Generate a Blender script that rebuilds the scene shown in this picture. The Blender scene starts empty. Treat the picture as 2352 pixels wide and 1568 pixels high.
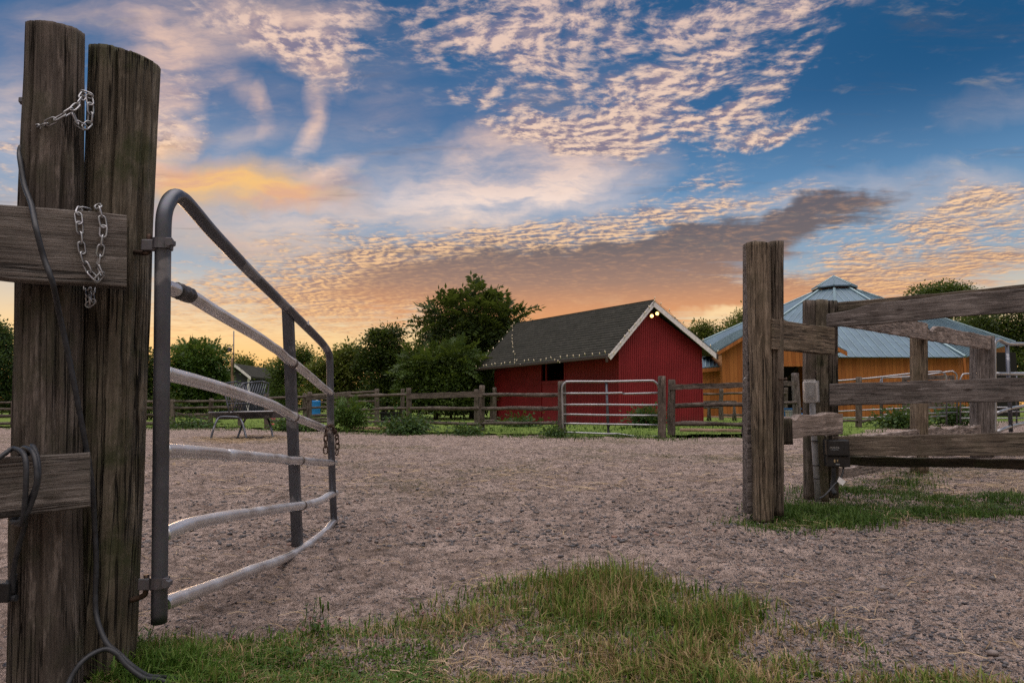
import bpy, bmesh, math, random
import numpy as np
from mathutils import Vector, Matrix, Euler
R = math.radians
scene = bpy.context.scene
rng = np.random.default_rng(7)
random.seed(7)

# ------------------------------------------------------------------ camera
EYE = 0.8                      # camera height over the ground, metres
F = 1560.0                     # focal length in units of a 2352 px wide frame
PITCH = math.atan((930 - 784) / F)
cp, sp_ = math.cos(PITCH), math.sin(PITCH)
cam_d = bpy.data.cameras.new('camera')
cam = bpy.data.objects.new('camera', cam_d)
scene.collection.objects.link(cam)
cam.location = (0, 0, EYE)
cam.rotation_euler = (R(90) + PITCH, 0, 0)
cam_d.sensor_width = 36.0
cam_d.lens = 36.0 * F / 2352
cam_d.clip_start = 0.05
cam_d.clip_end = 6000
scene.camera = cam

def ray(px, py):
    a, b = (px - 1176) / F, (784 - py) / F
    return Vector((a, cp - sp_ * b, sp_ + cp * b))
def at(px, py, Y):
    """the place at distance Y (metres along the yard) seen in direction (px, py)"""
    d = ray(px, py)
    return Vector((0, 0, EYE)) + d * (Y / d.y)
def gnd(px, py):
    d = ray(px, py)
    return Vector((0, 0, EYE)) + d * (EYE / -d.z)

# ------------------------------------------------------------------ exposure
scene.view_settings.view_transform = 'Standard'
scene.view_settings.look = 'None'
scene.view_settings.exposure = 0.0
scene.view_settings.gamma = 1.0
scene.cycles.use_denoising = False      # keeps the grit of the gravel and timber

# ------------------------------------------------------------------ node helper
def lin(c):
    c = c / 255.0
    return c / 12.92 if c <= .04045 else ((c + .055) / 1.055) ** 2.4
def rgb(r, g, b): return (lin(r), lin(g), lin(b), 1.0)

class NG:
    def __init__(s, tree):
        s.t = tree; s.t.nodes.clear()
    def n(s, typ, **kw):
        nd = s.t.nodes.new(typ)
        for k, v in kw.items(): setattr(nd, k, v)
        return nd
    def put(s, sock, v):
        if isinstance(v, bpy.types.NodeSocket): s.t.links.new(v, sock)
        elif v is not None: sock.default_value = v
    def m(s, op, a, b=None, c=None, clamp=False):
        nd = s.n('ShaderNodeMath', operation=op, use_clamp=clamp)
        for i, v in enumerate((a, b, c)):
            if v is not None: s.put(nd.inputs[i], v)
        return nd.outputs[0]
    def vm(s, op, a, b=None, scale=None):
        nd = s.n('ShaderNodeVectorMath', operation=op)
        s.put(nd.inputs[0], a)
        if b is not None: s.put(nd.inputs[1], b)
        if scale is not None: s.put(nd.inputs[3], scale)
        return nd.outputs[1] if op in ('LENGTH', 'DOT_PRODUCT', 'DISTANCE') else nd.outputs[0]
    def mapping(s, v, loc=(0, 0, 0), rot=(0, 0, 0), sc=(1, 1, 1), typ='POINT'):
        nd = s.n('ShaderNodeMapping', vector_type=typ)
        s.put(nd.inputs[0], v); nd.inputs[1].default_value = loc
        nd.inputs[2].default_value = rot; nd.inputs[3].default_value = sc
        return nd.outputs[0]
    def noise(s, v, scale=5, detail=4, rough=.5, dist=0, lac=2.0, color=False):
        nd = s.n('ShaderNodeTexNoise')
        if v is not None: s.put(nd.inputs['Vector'], v)
        s.put(nd.inputs['Scale'], scale)
        nd.inputs['Detail'].default_value = detail
        nd.inputs['Roughness'].default_value = rough
        nd.inputs['Lacunarity'].default_value = lac
        nd.inputs['Distortion'].default_value = dist
        return nd.outputs['Color' if color else 'Fac']
    def vor(s, v, scale=5, feature='F1', out='Distance', rand=1.0):
        nd = s.n('ShaderNodeTexVoronoi', feature=feature)
        s.put(nd.inputs['Vector'], v); nd.inputs['Scale'].default_value = scale
        nd.inputs['Randomness'].default_value = rand
        return nd.outputs[out]
    def mr(s, v, a, b, c=0.0, d=1.0, smooth=True):
        nd = s.n('ShaderNodeMapRange', interpolation_type='SMOOTHSTEP' if smooth else 'LINEAR')
        s.put(nd.inputs[0], v)
        for i, q in enumerate((a, b, c, d)): s.put(nd.inputs[1 + i], q)
        return nd.outputs[0]
    def mix(s, f, a, b, blend='MIX'):
        nd = s.n('ShaderNodeMix', data_type='RGBA', blend_type=blend)
        s.put(nd.inputs[0], f); s.put(nd.inputs[6], a); s.put(nd.inputs[7], b)
        return nd.outputs[2]
    def ramp(s, f, stops, interp='LINEAR'):
        nd = s.n('ShaderNodeValToRGB'); e = nd.color_ramp; e.interpolation = interp
        s.put(nd.inputs[0], f)
        while len(e.elements) < len(stops): e.elements.new(.5)
        for el, (p, c) in zip(e.elements, stops):
            el.position = p; el.color = c
        return nd.outputs[0]
    def sep(s, v):
        nd = s.n('ShaderNodeSeparateXYZ'); s.put(nd.inputs[0], v); return nd.outputs
    def comb(s, x, y, z=0.0):
        nd = s.n('ShaderNodeCombineXYZ')
        for i, q in enumerate((x, y, z)): s.put(nd.inputs[i], q)
        return nd.outputs[0]

# ------------------------------------------------------------------ sky
SUN_AZ = math.atan((330 - 1176) / F)       # the glow low behind the trees on the left
SUN_EL = R(2.0)
world = bpy.data.worlds.new('World'); scene.world = world
world.use_nodes = True
def build_sky():
    g = NG(world.node_tree)
    dirv = g.n('ShaderNodeTexCoord').outputs['Generated']
    x, y, z = g.sep(dirv)
    ay = g.m('MAXIMUM', g.m('ABSOLUTE', y), 0.06)
    zc = g.m('MAXIMUM', z, 0.0)
    u = g.m('DIVIDE', x, ay); v = g.m('DIVIDE', zc, ay)
    uv = g.comb(u, v)
    hor = g.m('SQRT', g.m('ADD', g.m('MULTIPLY', x, x), g.m('MULTIPLY', y, y)))
    t = g.m('DIVIDE', zc, g.m('MAXIMUM', hor, .02))        # tangent of the elevation
    zq = g.m('ADD', zc, 0.05)
    q = g.comb(g.m('DIVIDE', x, zq), g.m('DIVIDE', y, zq))  # the flat layer the clouds lie in
    # clear sky: physical twilight sky, graded by elevation
    base = g.ramp(g.m('DIVIDE', t, 1.2), [
        (0.0, rgb(255, 186, 104)), (.04, rgb(255, 208, 136)), (.08, rgb(253, 220, 166)),
        (.12, rgb(214, 206, 192)), (.165, rgb(152, 176, 198)), (.26, rgb(104, 149, 192)),
        (.36, rgb(62, 112, 162)), (.50, rgb(44, 94, 142)), (1.0, rgb(58, 92, 150))])
    tex = g.n('ShaderNodeTexSky', sky_type='NISHITA')
    tex.sun_disc = False; tex.sun_elevation = SUN_EL; tex.sun_rotation = SUN_AZ
    tex.air_density = 1.0; tex.dust_density = 1.5; tex.ozone_density = 2.0
    nish = g.vm('SCALE', tex.outputs[0], scale=0.10)
    base = g.mix(0.12, base, nish)
    # right side deeper blue and cooler
    rt = g.mr(u, .05, .7)
    base = g.mix(g.m('MULTIPLY', rt, g.mr(t, .25, .5)), base, rgb(33, 84, 128))
    # glow low on the left, where the sun went down
    gl = g.m('MULTIPLY', g.mr(g.m('ABSOLUTE', g.m('ADD', u, .5)), 0, .55, 1, 0), g.mr(t, .0, .13, 1, 0))
    base = g.mix(g.m('MULTIPLY', gl, .7), base, rgb(255, 190, 112))

    warp1 = g.noise(uv, 5.0, 3, .55, color=True)
    warp2 = g.noise(uv, 22.0, 3, .6, color=True)
    w = g.vm('ADD', g.vm('SCALE', g.vm('SUBTRACT', warp1, (.5, .5, .5)), scale=.10),
             g.vm('SCALE', g.vm('SUBTRACT', warp2, (.5, .5, .5)), scale=.035))
    uvw = g.vm('ADD', uv, w)
    uvw = g.vm('MULTIPLY', uvw, (1, 1, 0))
    def blobs(lst):
        acc = None
        for cx, cy, rx, ry, ang, wt in lst:
            d = ray(cx, cy)
            k = 1.0 / F
            mp = g.mapping(uvw, (d.x / d.y, d.z / d.y, 0), (0, 0, R(ang)), (rx * k * 1.5, ry * k * 1.5, 1), 'TEXTURE')
            gr = g.n('ShaderNodeTexGradient', gradient_type='QUADRATIC_SPHERE')
            g.put(gr.inputs[0], mp)
            sq = g.m('SQRT', gr.outputs['Fac'])
            acc = g.m('MULTIPLY', sq, wt) if acc is None else g.m('MULTIPLY_ADD', sq, wt, acc)
        return acc
    # ---- textures shared by the cloud layers
    qs = g.mapping(q, rot=(0, 0, R(14)), sc=(.92, 1.08, 1))
    qd = g.vm('ADD', qs, g.vm('SCALE', g.noise(qs, 2.2, 2, .5, color=True), scale=.18))
    puff = g.noise(qd, 17.0, 7, .62)                  # small cells of the mackerel field
    puffhi = g.noise(g.vm('ADD', qd, (.012, .024, 0)), 17.0, 7, .62)   # the same field, a step towards the light
    field = g.noise(qs, 3.4, 4, .6)                  # where the cells thin out
    uvf = g.vm('ADD', uv, g.vm('SCALE', w, scale=.45))
    fray = g.noise(g.mapping(uvf, rot=(0, 0, R(-12)), sc=(6, 22, 1)), 1.0, 6, .62, .15)   # long wind-drawn fibres
    fray2 = g.noise(g.mapping(uvf, rot=(0, 0, R(62)), sc=(4, 14, 1)), 1.0, 6, .62, .25)

    col = base
    # ---- veil of cirrus
    V = blobs([(1190, 405, 270, 95, 8, .95), (960, 490, 400, 60, 4, .5), (1260, 420, 150, 45, 22, .6), (620, 545, 300, 50, -4, .42), (1080, 360, 180, 34, 30, .3),
        (730, 225, 30, 85, -4, .6), (705, 310, 26, 60, -28, .55), (668, 365, 30, 50, -60, .45), (740, 400, 80, 26, 22, .6),
        (545, 190, 24, 70, 38, .4), (588, 250, 18, 60, 4, .5), (560, 330, 50, 70, -30, .2),
        (420, 90, 150, 120, 30, .75), (395, 210, 62, 130, 14, .9), (390, 320, 70, 50, 14, .85), (360, 400, 80, 50, 0, .6), (25, 260, 90, 150, 0, .5), (20, 520, 120, 90, 0, .5), (230, 50, 300, 60, 0, .35),
        (640, 70, 170, 60, -32, 1.05), (730, 30, 120, 60, -10, .95), (760, 120, 40, 80, 22, .7), (1900, 445, 330, 40, 7, .32),
        (2260, 470, 190, 55, 9, .5), (2300, 250, 130, 40, 14, .16), (1250, 250, 260, 90, 5, .12), (880, 280, 90, 200, -12, .16), (600, 300, 260, 160, 0, .16)])
    va = g.m('MULTIPLY', V, g.mr(fray, .28, .66, .30, 1.3))
    va = g.m('MULTIPLY', va, g.mr(fray2, .2, .6, .7, 1.1), clamp=True)
    vcol = g.ramp(t, [(0.0, rgb(255, 205, 140)), (.2, rgb(250, 205, 160)), (.3, rgb(254, 228, 212)), (.42, rgb(232, 196, 178)), (.62, rgb(222, 190, 176))])
    vsh = g.m('MULTIPLY', g.mr(fray2, .42, .66), g.mr(t, .3, .42, .1, .6))
    vcol = g.mix(vsh, vcol, rgb(140, 138, 162))
    col = g.mix(g.m('MULTIPLY', va, .92), col, vcol)
    # ---- the orange sheet beside the gate
    O = blobs([(540, 425, 230, 55, -4, 1.1), (660, 450, 150, 34, -16, .5), (420, 470, 130, 60, 0, .6), (390, 340, 90, 26, 12, .8), (560, 580, 330, 30, -5, .35)])
    oa = g.m('MULTIPLY', O, g.mr(fray, .3, .6, .7, 1.1), clamp=True)
    col = g.mix(g.m('MULTIPLY', oa, .9), col, g.mix(g.mr(fray, .4, .62), rgb(255, 200, 120), rgb(232, 176, 138)))
    # ---- dark bank over the barns
    D = blobs([(1960, 462, 150, 26, 10, .75), (1850, 505, 190, 38, 11, .8), (1680, 545, 270, 52, 9, 1.1), (1430, 600, 330, 62, 5, 1.1), (1150, 640, 300, 62, 2, .75),
        (1320, 700, 520, 70, 1, 1.0), (1600, 680, 260, 60, 2, .7), (940, 622, 300, 46, 4, .7), (780, 668, 330, 40, 2, .42), (1100, 700, 300, 34, 2, .4), (1050, 570, 260, 24, 5, .35), (2010, 628, 330, 26, 7, .6), (2280, 600, 170, 22, 4, .55), (2000, 680, 380, 26, 3, .65), (2150, 645, 300, 20, 6, .45)])
    dn = g.m('MULTIPLY_ADD', g.m('SUBTRACT', g.noise(g.mapping(q, rot=(0, 0, R(10)), sc=(.55, 1.7, 1)), 3.0, 7, .66, .5), .5), 2.2, D)
    da = g.mr(dn, .10, 1.05)
    dcol = g.ramp(t, [(0.0, rgb(248, 176, 104)), (.10, rgb(242, 166, 100)), (.14, rgb(218, 152, 106)), (.18, rgb(164, 128, 110)), (.23, rgb(116, 104, 104)), (.30, rgb(94, 92, 102))])
    dcol = g.mix(g.mr(puff, .45, .75, 0, .25), dcol, rgb(245, 180, 125))
    # ---- mackerel cells
    P = blobs([(1100, 50, 270, 110, -10, .95), (1420, 30, 360, 90, 2, .8), (1200, 150, 230, 56, -20, .7), (1400, 150, 200, 60, 10, .4), (1480, 205, 160, 56, 28, .75),
        (1250, 280, 210, 56, -12, 1.1), (1480, 292, 330, 52, 3, 1.35), (1420, 335, 230, 26, -8, .6), (1750, 303, 120, 20, 12, 1.0), (1590, 190, 250, 36, 32, .95), (1790, 160, 140, 34, 36, 1.0), (1700, 30, 240, 46, 8, .85), (1640, 110, 160, 30, 24, .6), (1690, 230, 120, 20, 20, .6),
        (600, 50, 200, 66, -26, 1.1), (700, 110, 140, 64, -34, 1.05), (790, 60, 80, 90, 10, .8), (420, 200, 70, 130, 16, .55), (400, 330, 80, 34, 10, .7), (880, 610, 400, 80, 2, 1.0), (1220, 550, 330, 44, 6, .8), (1500, 500, 320, 40, 9, .95), (1610, 420, 110, 20, 10, .7), (1700, 465, 220, 22, 10, .5),
        (2170, 560, 330, 90, 9, .85), (2260, 480, 190, 50, 12, .9), (2050, 650, 420, 60, 4, .75), (720, 700, 460, 80, 1, 1.05), (330, 290, 80, 150, 12, .5), (20, 330, 90, 160, 0, .5)])
    pn = g.m('MULTIPLY_ADD', g.m('SUBTRACT', puff, .5), g.mr(P, .0, .35, .6, 3.0), g.m('MULTIPLY_ADD', g.m('SUBTRACT', field, .5), 2.3, P))
    pa = g.mr(pn, .08, 1.5)
    lit = g.mr(g.m('SUBTRACT', puff, puffhi), -.12, .13)
    plit = g.ramp(t, [(.06, rgb(253, 205, 145)), (.15, rgb(250, 196, 138)), (.24, rgb(250, 205, 158)), (.36, rgb(246, 212, 186)), (.6, rgb(236, 204, 188))])
    pshd = g.ramp(t, [(.06, rgb(225, 165, 115)), (.15, rgb(176, 138, 120)), (.24, rgb(132, 120, 128)), (.4, rgb(136, 124, 142)), (.6, rgb(128, 124, 150))])
    pcol = g.mix(lit, pshd, plit)
    # cells above and below the bank: the bank goes first, thin bright cells ride on its upper edge
    col = g.mix(g.m('MULTIPLY', da, .96), col, dcol)
    keep = g.m('SUBTRACT', 1.0, g.m('MULTIPLY', g.mr(D, .75, 1.35), .93))
    col = g.mix(g.m('MULTIPLY', g.m('MULTIPLY', pa, .93), keep), col, pcol)
    # a thin low streak of clear gold right of the red barn
    S = blobs([(1640, 735, 90, 22, 4, 1.0), (1700, 715, 60, 14, 6, .7)])
    col = g.mix(g.mr(g.m('MULTIPLY_ADD', g.m('SUBTRACT', fray, .5), 1.5, S), .1, .9, 0, .85), col, rgb(255, 222, 170))
    # unseen sky overhead and behind: pale cloud added, brightened upward to light the ground
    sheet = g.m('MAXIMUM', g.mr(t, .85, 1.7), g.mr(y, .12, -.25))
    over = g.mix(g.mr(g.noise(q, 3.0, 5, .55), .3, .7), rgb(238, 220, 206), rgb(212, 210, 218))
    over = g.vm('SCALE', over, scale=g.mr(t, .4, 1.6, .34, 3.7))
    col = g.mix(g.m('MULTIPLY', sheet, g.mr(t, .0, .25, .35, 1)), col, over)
    # under the horizon
    col = g.mix(g.mr(z, -.02, .0, 1, 0), col, rgb(90, 80, 70))
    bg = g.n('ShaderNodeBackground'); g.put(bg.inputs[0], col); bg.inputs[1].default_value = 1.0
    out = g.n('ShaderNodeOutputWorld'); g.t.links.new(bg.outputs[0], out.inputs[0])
build_sky()

# ------------------------------------------------------------------ sun: already on the horizon, weak and wide
sl = bpy.data.lights.new('sun', 'SUN'); sl.energy = 1.0; sl.angle = R(12); sl.color = (1.0, .62, .36)
so = bpy.data.objects.new('sun', sl); scene.collection.objects.link(so)
sd = Vector((math.sin(SUN_AZ) * math.cos(SUN_EL), math.cos(SUN_AZ) * math.cos(SUN_EL), math.sin(SUN_EL)))
so.rotation_euler = sd.to_track_quat('Z', 'Y').to_euler()
so.location = sd * 60

# ------------------------------------------------------------------ materials
def new_mat(name):
    m = bpy.data.materials.new(name); m.use_nodes = True
    g = NG(m.node_tree)
    b = g.n('ShaderNodeBsdfPrincipled'); o = g.n('ShaderNodeOutputMaterial')
    g.t.links.new(b.outputs[0], o.inputs[0])
    return m, g, b
def setp(g, b, **kw):
    names = dict(col='Base Color', rough='Roughness', metal='Metallic', spec='Specular IOR Level', normal='Normal',
                 trans='Transmission Weight', alpha='Alpha', emit='Emission Color', es='Emission Strength', sub='Subsurface Weight')
    for k, v in kw.items(): g.put(b.inputs[names[k]], v)
def bump(g, h, strength=.5, dist=.01, normal=None):
    nd = g.n('ShaderNodeBump'); nd.inputs['Strength'].default_value = strength
    nd.inputs['Distance'].default_value = dist
    g.put(nd.inputs['Height'], h)
    if normal is not None: g.put(nd.inputs['Normal'], normal)
    return nd.outputs[0]
def C(r, g, b): return (r, g, b, 1.0)
def rndv(g, k=17.0):
    r = g.n('ShaderNodeObjectInfo').outputs['Random']
    return g.comb(g.m('MULTIPLY', r, k), g.m('MULTIPLY', r, k * 1.7), g.m('MULTIPLY', r, k * .6))

def wood(name, dark, light, moss=0.0, crack=1.0, scale=1.0, knots=True, rings=0.0):
    """weathered timber, grain along local X"""
    m, g, b = new_mat(name)
    oc = g.n('ShaderNodeTexCoord').outputs['Object']
    p = g.vm('ADD', oc, rndv(g))
    p = g.vm('ADD', p, g.vm('SCALE', g.vm('SUBTRACT', g.noise(p, 3.0 * scale, 2, .5, color=True), (.5, .5, .5)), scale=.010 / scale))
    grain = g.noise(g.mapping(p, sc=(2.2 * scale, 30 * scale, 30 * scale)), 1.0, 9, .74)
    fibre = g.noise(g.mapping(p, sc=(6 * scale, 170 * scale, 170 * scale)), 1.0, 4, .6)
    patch = g.noise(p, 4.5 * scale, 5, .6)
    cr = g.noise(g.mapping(p, sc=(1.0 * scale, 42 * scale, 42 * scale), loc=(3, 7, 1)), 1.0, 3, .5)
    crk = g.mr(g.m('ABSOLUTE', g.m('SUBTRACT', cr, .5)), .0, .030, 1, 0)
    crk = g.m('MULTIPLY', crk, g.mr(g.noise(g.mapping(p, sc=(.6, 2.5, 2.5)), 2.0 * scale, 3, .55), .40, .56))
    c = g.mix(g.mr(grain, .3, .7), dark, light)
    c = g.mix(g.mr(fibre, .35, .7, 0, .45), c, C(*[min(1, q * 1.5) for q in light[:3]]))
    c = g.mix(g.mr(patch, .35, .7, .0, .55), c, C(dark[0] * .7, dark[1] * .66, dark[2] * .62))
    silv = g.mr(g.noise(g.mapping(p, sc=(5 * scale, 34 * scale, 34 * scale), loc=(9, 2, 5)), 1.0, 7, .72), .52, .66)
    c = g.mix(g.m('MULTIPLY', silv, .7), c, C(light[0] * 1.6, light[1] * 1.62, light[2] * 1.66))
    if knots:
        kv = g.vor(g.mapping(p, sc=(3.2 * scale, 9 * scale, 9 * scale)), 1.0)
        kn = g.mr(kv, .05, .13, 1, 0)
        c = g.mix(g.m('MULTIPLY', kn, .75), c, C(dark[0] * .5, dark[1] * .42, dark[2] * .36))
    if moss:
        ms = g.mr(g.noise(g.vm('ADD', p, (4, 4, 4)), 5.0 * scale, 7, .65), .46, .66, 0, moss)
        c = g.mix(ms, c, C(.050, .062, .024))
    c = g.mix(g.m('MULTIPLY', crk, .9 * crack), c, C(.012, .010, .009))
    h = g.m('ADD', g.m('MULTIPLY', grain, .7), g.m('MULTIPLY', fibre, .3))
    h = g.m('SUBTRACT', h, g.m('MULTIPLY', crk, 1.2 * crack))
    setp(g, b, col=c, rough=.85, spec=.25, normal=bump(g, h, 1.0, .02 / scale))
    return m

def plain(name, col, rough=.6, metal=0.0, var=.25, scale=20.0, spec=.4, bmp=.1):
    m, g, b = new_mat(name)
    oc = g.n('ShaderNodeTexCoord').outputs['Object']
    p = g.vm('ADD', oc, rndv(g))
    n = g.noise(p, scale, 5, .6)
    c = g.mix(g.mr(n, .3, .7), C(*[q * (1 - var) for q in col]), C(*[min(1, q * (1 + var)) for q in col]))
    setp(g, b, col=c, rough=g.mr(n, .3, .7, rough * .85, min(1, rough * 1.15)), metal=metal, spec=spec)
    if bmp: setp(g, b, normal=bump(g, n, bmp, .01))
    return m

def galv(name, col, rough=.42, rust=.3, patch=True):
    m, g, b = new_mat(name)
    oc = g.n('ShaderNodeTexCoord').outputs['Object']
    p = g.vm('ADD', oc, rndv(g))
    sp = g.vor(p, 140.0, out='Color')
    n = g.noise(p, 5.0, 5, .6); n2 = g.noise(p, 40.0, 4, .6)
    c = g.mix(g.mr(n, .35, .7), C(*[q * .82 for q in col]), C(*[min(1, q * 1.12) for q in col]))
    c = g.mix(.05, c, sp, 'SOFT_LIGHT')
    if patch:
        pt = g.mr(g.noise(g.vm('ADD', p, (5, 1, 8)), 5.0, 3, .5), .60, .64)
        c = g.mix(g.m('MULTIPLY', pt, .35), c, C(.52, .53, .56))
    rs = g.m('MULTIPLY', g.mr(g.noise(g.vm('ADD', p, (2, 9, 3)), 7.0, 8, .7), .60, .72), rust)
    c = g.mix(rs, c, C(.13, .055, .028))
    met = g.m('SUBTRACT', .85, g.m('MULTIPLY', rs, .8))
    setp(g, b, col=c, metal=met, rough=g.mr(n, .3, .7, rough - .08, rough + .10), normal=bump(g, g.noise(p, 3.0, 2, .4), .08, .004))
    return m

def leafmat(name, dark, light, trans=.35):
    m, g, b = new_mat(name)
    r = g.n('ShaderNodeNewGeometry').outputs['Random Per Island']
    pos = g.n('ShaderNodeTexCoord').outputs['Object']
    clump = g.noise(pos, .9, 3, .5)
    f = g.m('ADD', g.m('MULTIPLY', r, .55), g.mr(clump, .3, .7, 0, .45))
    c = g.ramp(f, [(0, dark), (.55, C(*[(dark[i] + light[i]) / 2 for i in range(3)])), (1, light)])
    g.put(b.inputs['Base Color'], c); b.inputs['Roughness'].default_value = .55
    b.inputs['Specular IOR Level'].default_value = .3
    tr = g.n('ShaderNodeBsdfTranslucent'); g.put(tr.inputs[0], g.mix(.5, c, C(.16, .20, .03)))
    mx = g.n('ShaderNodeMixShader'); mx.inputs[0].default_value = trans
    g.t.links.new(b.outputs[0], mx.inputs[1]); g.t.links.new(tr.outputs[0], mx.inputs[2])
    out = [n for n in g.t.nodes if n.type == 'OUTPUT_MATERIAL'][0]
    g.t.links.new(mx.outputs[0], out.inputs[0])
    return m

M = {}
M['post_dark'] = wood('post_wood', C(.033, .027, .023), C(.170, .143, .124), moss=.4, crack=1.0)
M['post_moss'] = wood('post_wood_mossy', C(.040, .034, .024), C(.195, .168, .130), moss=.8, crack=1.0)
M['board_near'] = wood('board_wood', C(.062, .055, .049), C(.205, .182, .165), moss=.18, crack=.8)
M['post_warm'] = wood('post_wood_warm', C(.066, .052, .037), C(.24, .19, .142), moss=.2, crack=.9)
M['board_grey'] = wood('board_wood_grey', C(.062, .054, .052), C(.205, .182, .174), moss=.06, crack=.7)
M['board_brown'] = wood('board_wood_brown', C(.056, .045, .035), C(.185, .152, .122), moss=.22, crack=.7)
M['board_pale'] = wood('board_wood_pale', C(.12, .098, .088), C(.36, .30, .27), moss=.03, crack=.6)
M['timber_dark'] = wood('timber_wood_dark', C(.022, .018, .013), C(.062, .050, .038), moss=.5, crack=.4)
M['rail_far'] = wood('rail_wood', C(.046, .037, .031), C(.17, .142, .122), moss=.08, crack=.8)
M['raw_timber'] = wood('raw_timber_wood', C(.17, .105, .07), C(.30, .21, .15), moss=0, crack=.4)
M['galv'] = galv('galvanised_pipe', (.70, .72, .75), .34, .08)
M['galv_far'] = galv('weathered_galvanised_pipe', (.36, .37, .39), .42, .15)
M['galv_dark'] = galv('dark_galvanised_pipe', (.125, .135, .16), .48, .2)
M['galv_end'] = galv('rusty_pipe', (.22, .19, .18), .55, .7, patch=False)
M['chain'] = galv('zinc_chain_steel', (.40, .41, .43), .40, .10, patch=False)
M['chain_rust'] = galv('rusty_chain_steel', (.10, .07, .055), .6, .7, patch=False)
M['bolt'] = galv('dark_bolt_steel', (.16, .16, .18), .5, .3, patch=False)
M['rubber'] = plain('black_cable_rubber', (.028, .031, .037), .5, 0, .3, 40)
M['black_plastic'] = plain('black_plastic', (.016, .017, .019), .42, 0, .25, 30)
M['tape'] = plain('black_tape', (.035, .035, .038), .35, 0, .4, 60, bmp=.6)
M['white_paint'] = plain('white_trim_paint', (.78, .76, .80), .6, 0, .12, 8)
M['cream'] = plain('cream_bulb_plastic', (.85, .74, .55), .3, 0, .1, 8)
M['white_plastic'] = plain('white_plastic', (.75, .75, .77), .4, 0, .08, 8)
M['grey_plastic'] = plain('grey_conduit_plastic', (.27, .28, .30), .55, 0, .18, 20)
M['wire'] = plain('green_wire', (.04, .06, .04), .5)
M['blue_plastic'] = plain('blue_plastic', (.015, .20, .55), .45, 0, .15, 10)
M['blue_dark'] = plain('dark_blue_plastic', (.03, .11, .26), .5, 0, .2, 10)
M['grey_crate'] = plain('grey_plastic', (.22, .24, .26), .6, 0, .15, 10)
M['pink'] = plain('pink_ribbon', (.75, .12, .18), .6, 0, .1, 10)
M['tarp'] = plain('white_tarp', (.62, .64, .70), .5, 0, .15, 4, bmp=.5)
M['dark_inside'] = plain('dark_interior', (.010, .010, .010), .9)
M['brown_gutter'] = plain('brown_gutter_paint', (.055, .038, .032), .5)
M['dark_house'] = plain('dark_house_siding', (.035, .038, .048), .8, 0, .2, 6)
M['bark'] = wood('bark', C(.03, .024, .018), C(.10, .082, .065), moss=.2, scale=.5, knots=False)
M['clover_pink'] = plain('clover_flower', (.34, .20, .20), .7, 0, .35, 60)
M['hay'] = plain('hay', (.33, .25, .14), .9, 0, .4, 40)

def lettering_mat():
    m, g, b = new_mat('pale_lettering_ink'); setp(g, b, col=C(.42, .42, .42), rough=.6); return m
M['ink'] = lettering_mat()
def clear_mat():
    m, g, b = new_mat('clear_plastic_cover')
    n = g.noise(g.n('ShaderNodeTexCoord').outputs['Object'], 30, 4, .6)
    setp(g, b, col=C(.62, .61, .60), rough=g.mr(n, .3, .7, .15, .35), spec=.7)
    tr = g.n('ShaderNodeBsdfTransparent'); fr = g.n('ShaderNodeLayerWeight'); fr.inputs[0].default_value = .45
    mx = g.n('ShaderNodeMixShader'); g.put(mx.inputs[0], g.m('MULTIPLY_ADD', fr.outputs['Facing'], .6, .22))
    g.t.links.new(tr.outputs[0], mx.inputs[1]); g.t.links.new(b.outputs[0], mx.inputs[2])
    g.t.links.new(mx.outputs[0], [q for q in g.t.nodes if q.type == 'OUTPUT_MATERIAL'][0].inputs[0])
    return m
M['clear'] = clear_mat()
def lamp_mat():
    m, g, b = new_mat('lit_flood_lamp'); setp(g, b, col=C(1, .8, .5), emit=C(1.0, .62, .20), es=3.6); return m
M['lamp'] = lamp_mat()

def red_mat():
    m, g, b = new_mat('red_barn_paint')
    p = g.n('ShaderNodeTexCoord').outputs['Object']
    n = g.noise(p, .9, 5, .6); f = g.noise(g.mapping(p, sc=(14, 14, .8)), 1.0, 5, .6)
    c = g.mix(g.mr(n, .3, .7), C(.205, .013, .019), C(.275, .020, .028))
    c = g.mix(g.mr(f, .5, .75, 0, .4), c, C(.12, .010, .014))
    low = g.m('MULTIPLY', g.mr(g.sep(p)[2], 0, .5, 1, 0), g.mr(f, .4, .6))
    c = g.mix(g.m('MULTIPLY', low, .5), c, C(.12, .06, .05))
    setp(g, b, col=c, rough=.62, spec=.3, normal=bump(g, f, .25, .006)); return m
M['red'] = red_mat()
def shingle_mat():
    m, g, b = new_mat('asphalt_shingles')
    p = g.n('ShaderNodeTexCoord').outputs['Object']
    br = g.n('ShaderNodeTexBrick'); g.put(br.inputs[0], p)
    br.inputs['Color1'].default_value = C(.026, .027, .023); br.inputs['Color2'].default_value = C(.046, .046, .038)
    br.inputs['Mortar'].default_value = C(.022, .022, .021)
    br.inputs['Scale'].default_value = 1.0; br.inputs['Mortar Size'].default_value = .012; br.inputs['Bias'].default_value = 0.0
    br.inputs['Brick Width'].default_value = .27; br.inputs['Row Height'].default_value = .145
    n = g.noise(p, 30, 6, .7); n2 = g.noise(p, 1.1, 4, .6)
    c = g.mix(g.mr(n, .35, .7, 0, .5), br.outputs['Color'], C(.066, .065, .055))
    c = g.mix(g.mr(n2, .4, .7, 0, .5), c, C(.024, .026, .020))
    setp(g, b, col=c, rough=.92, spec=.15, normal=bump(g, n, .4, .01)); return m
M['shingle'] = shingle_mat()
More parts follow.
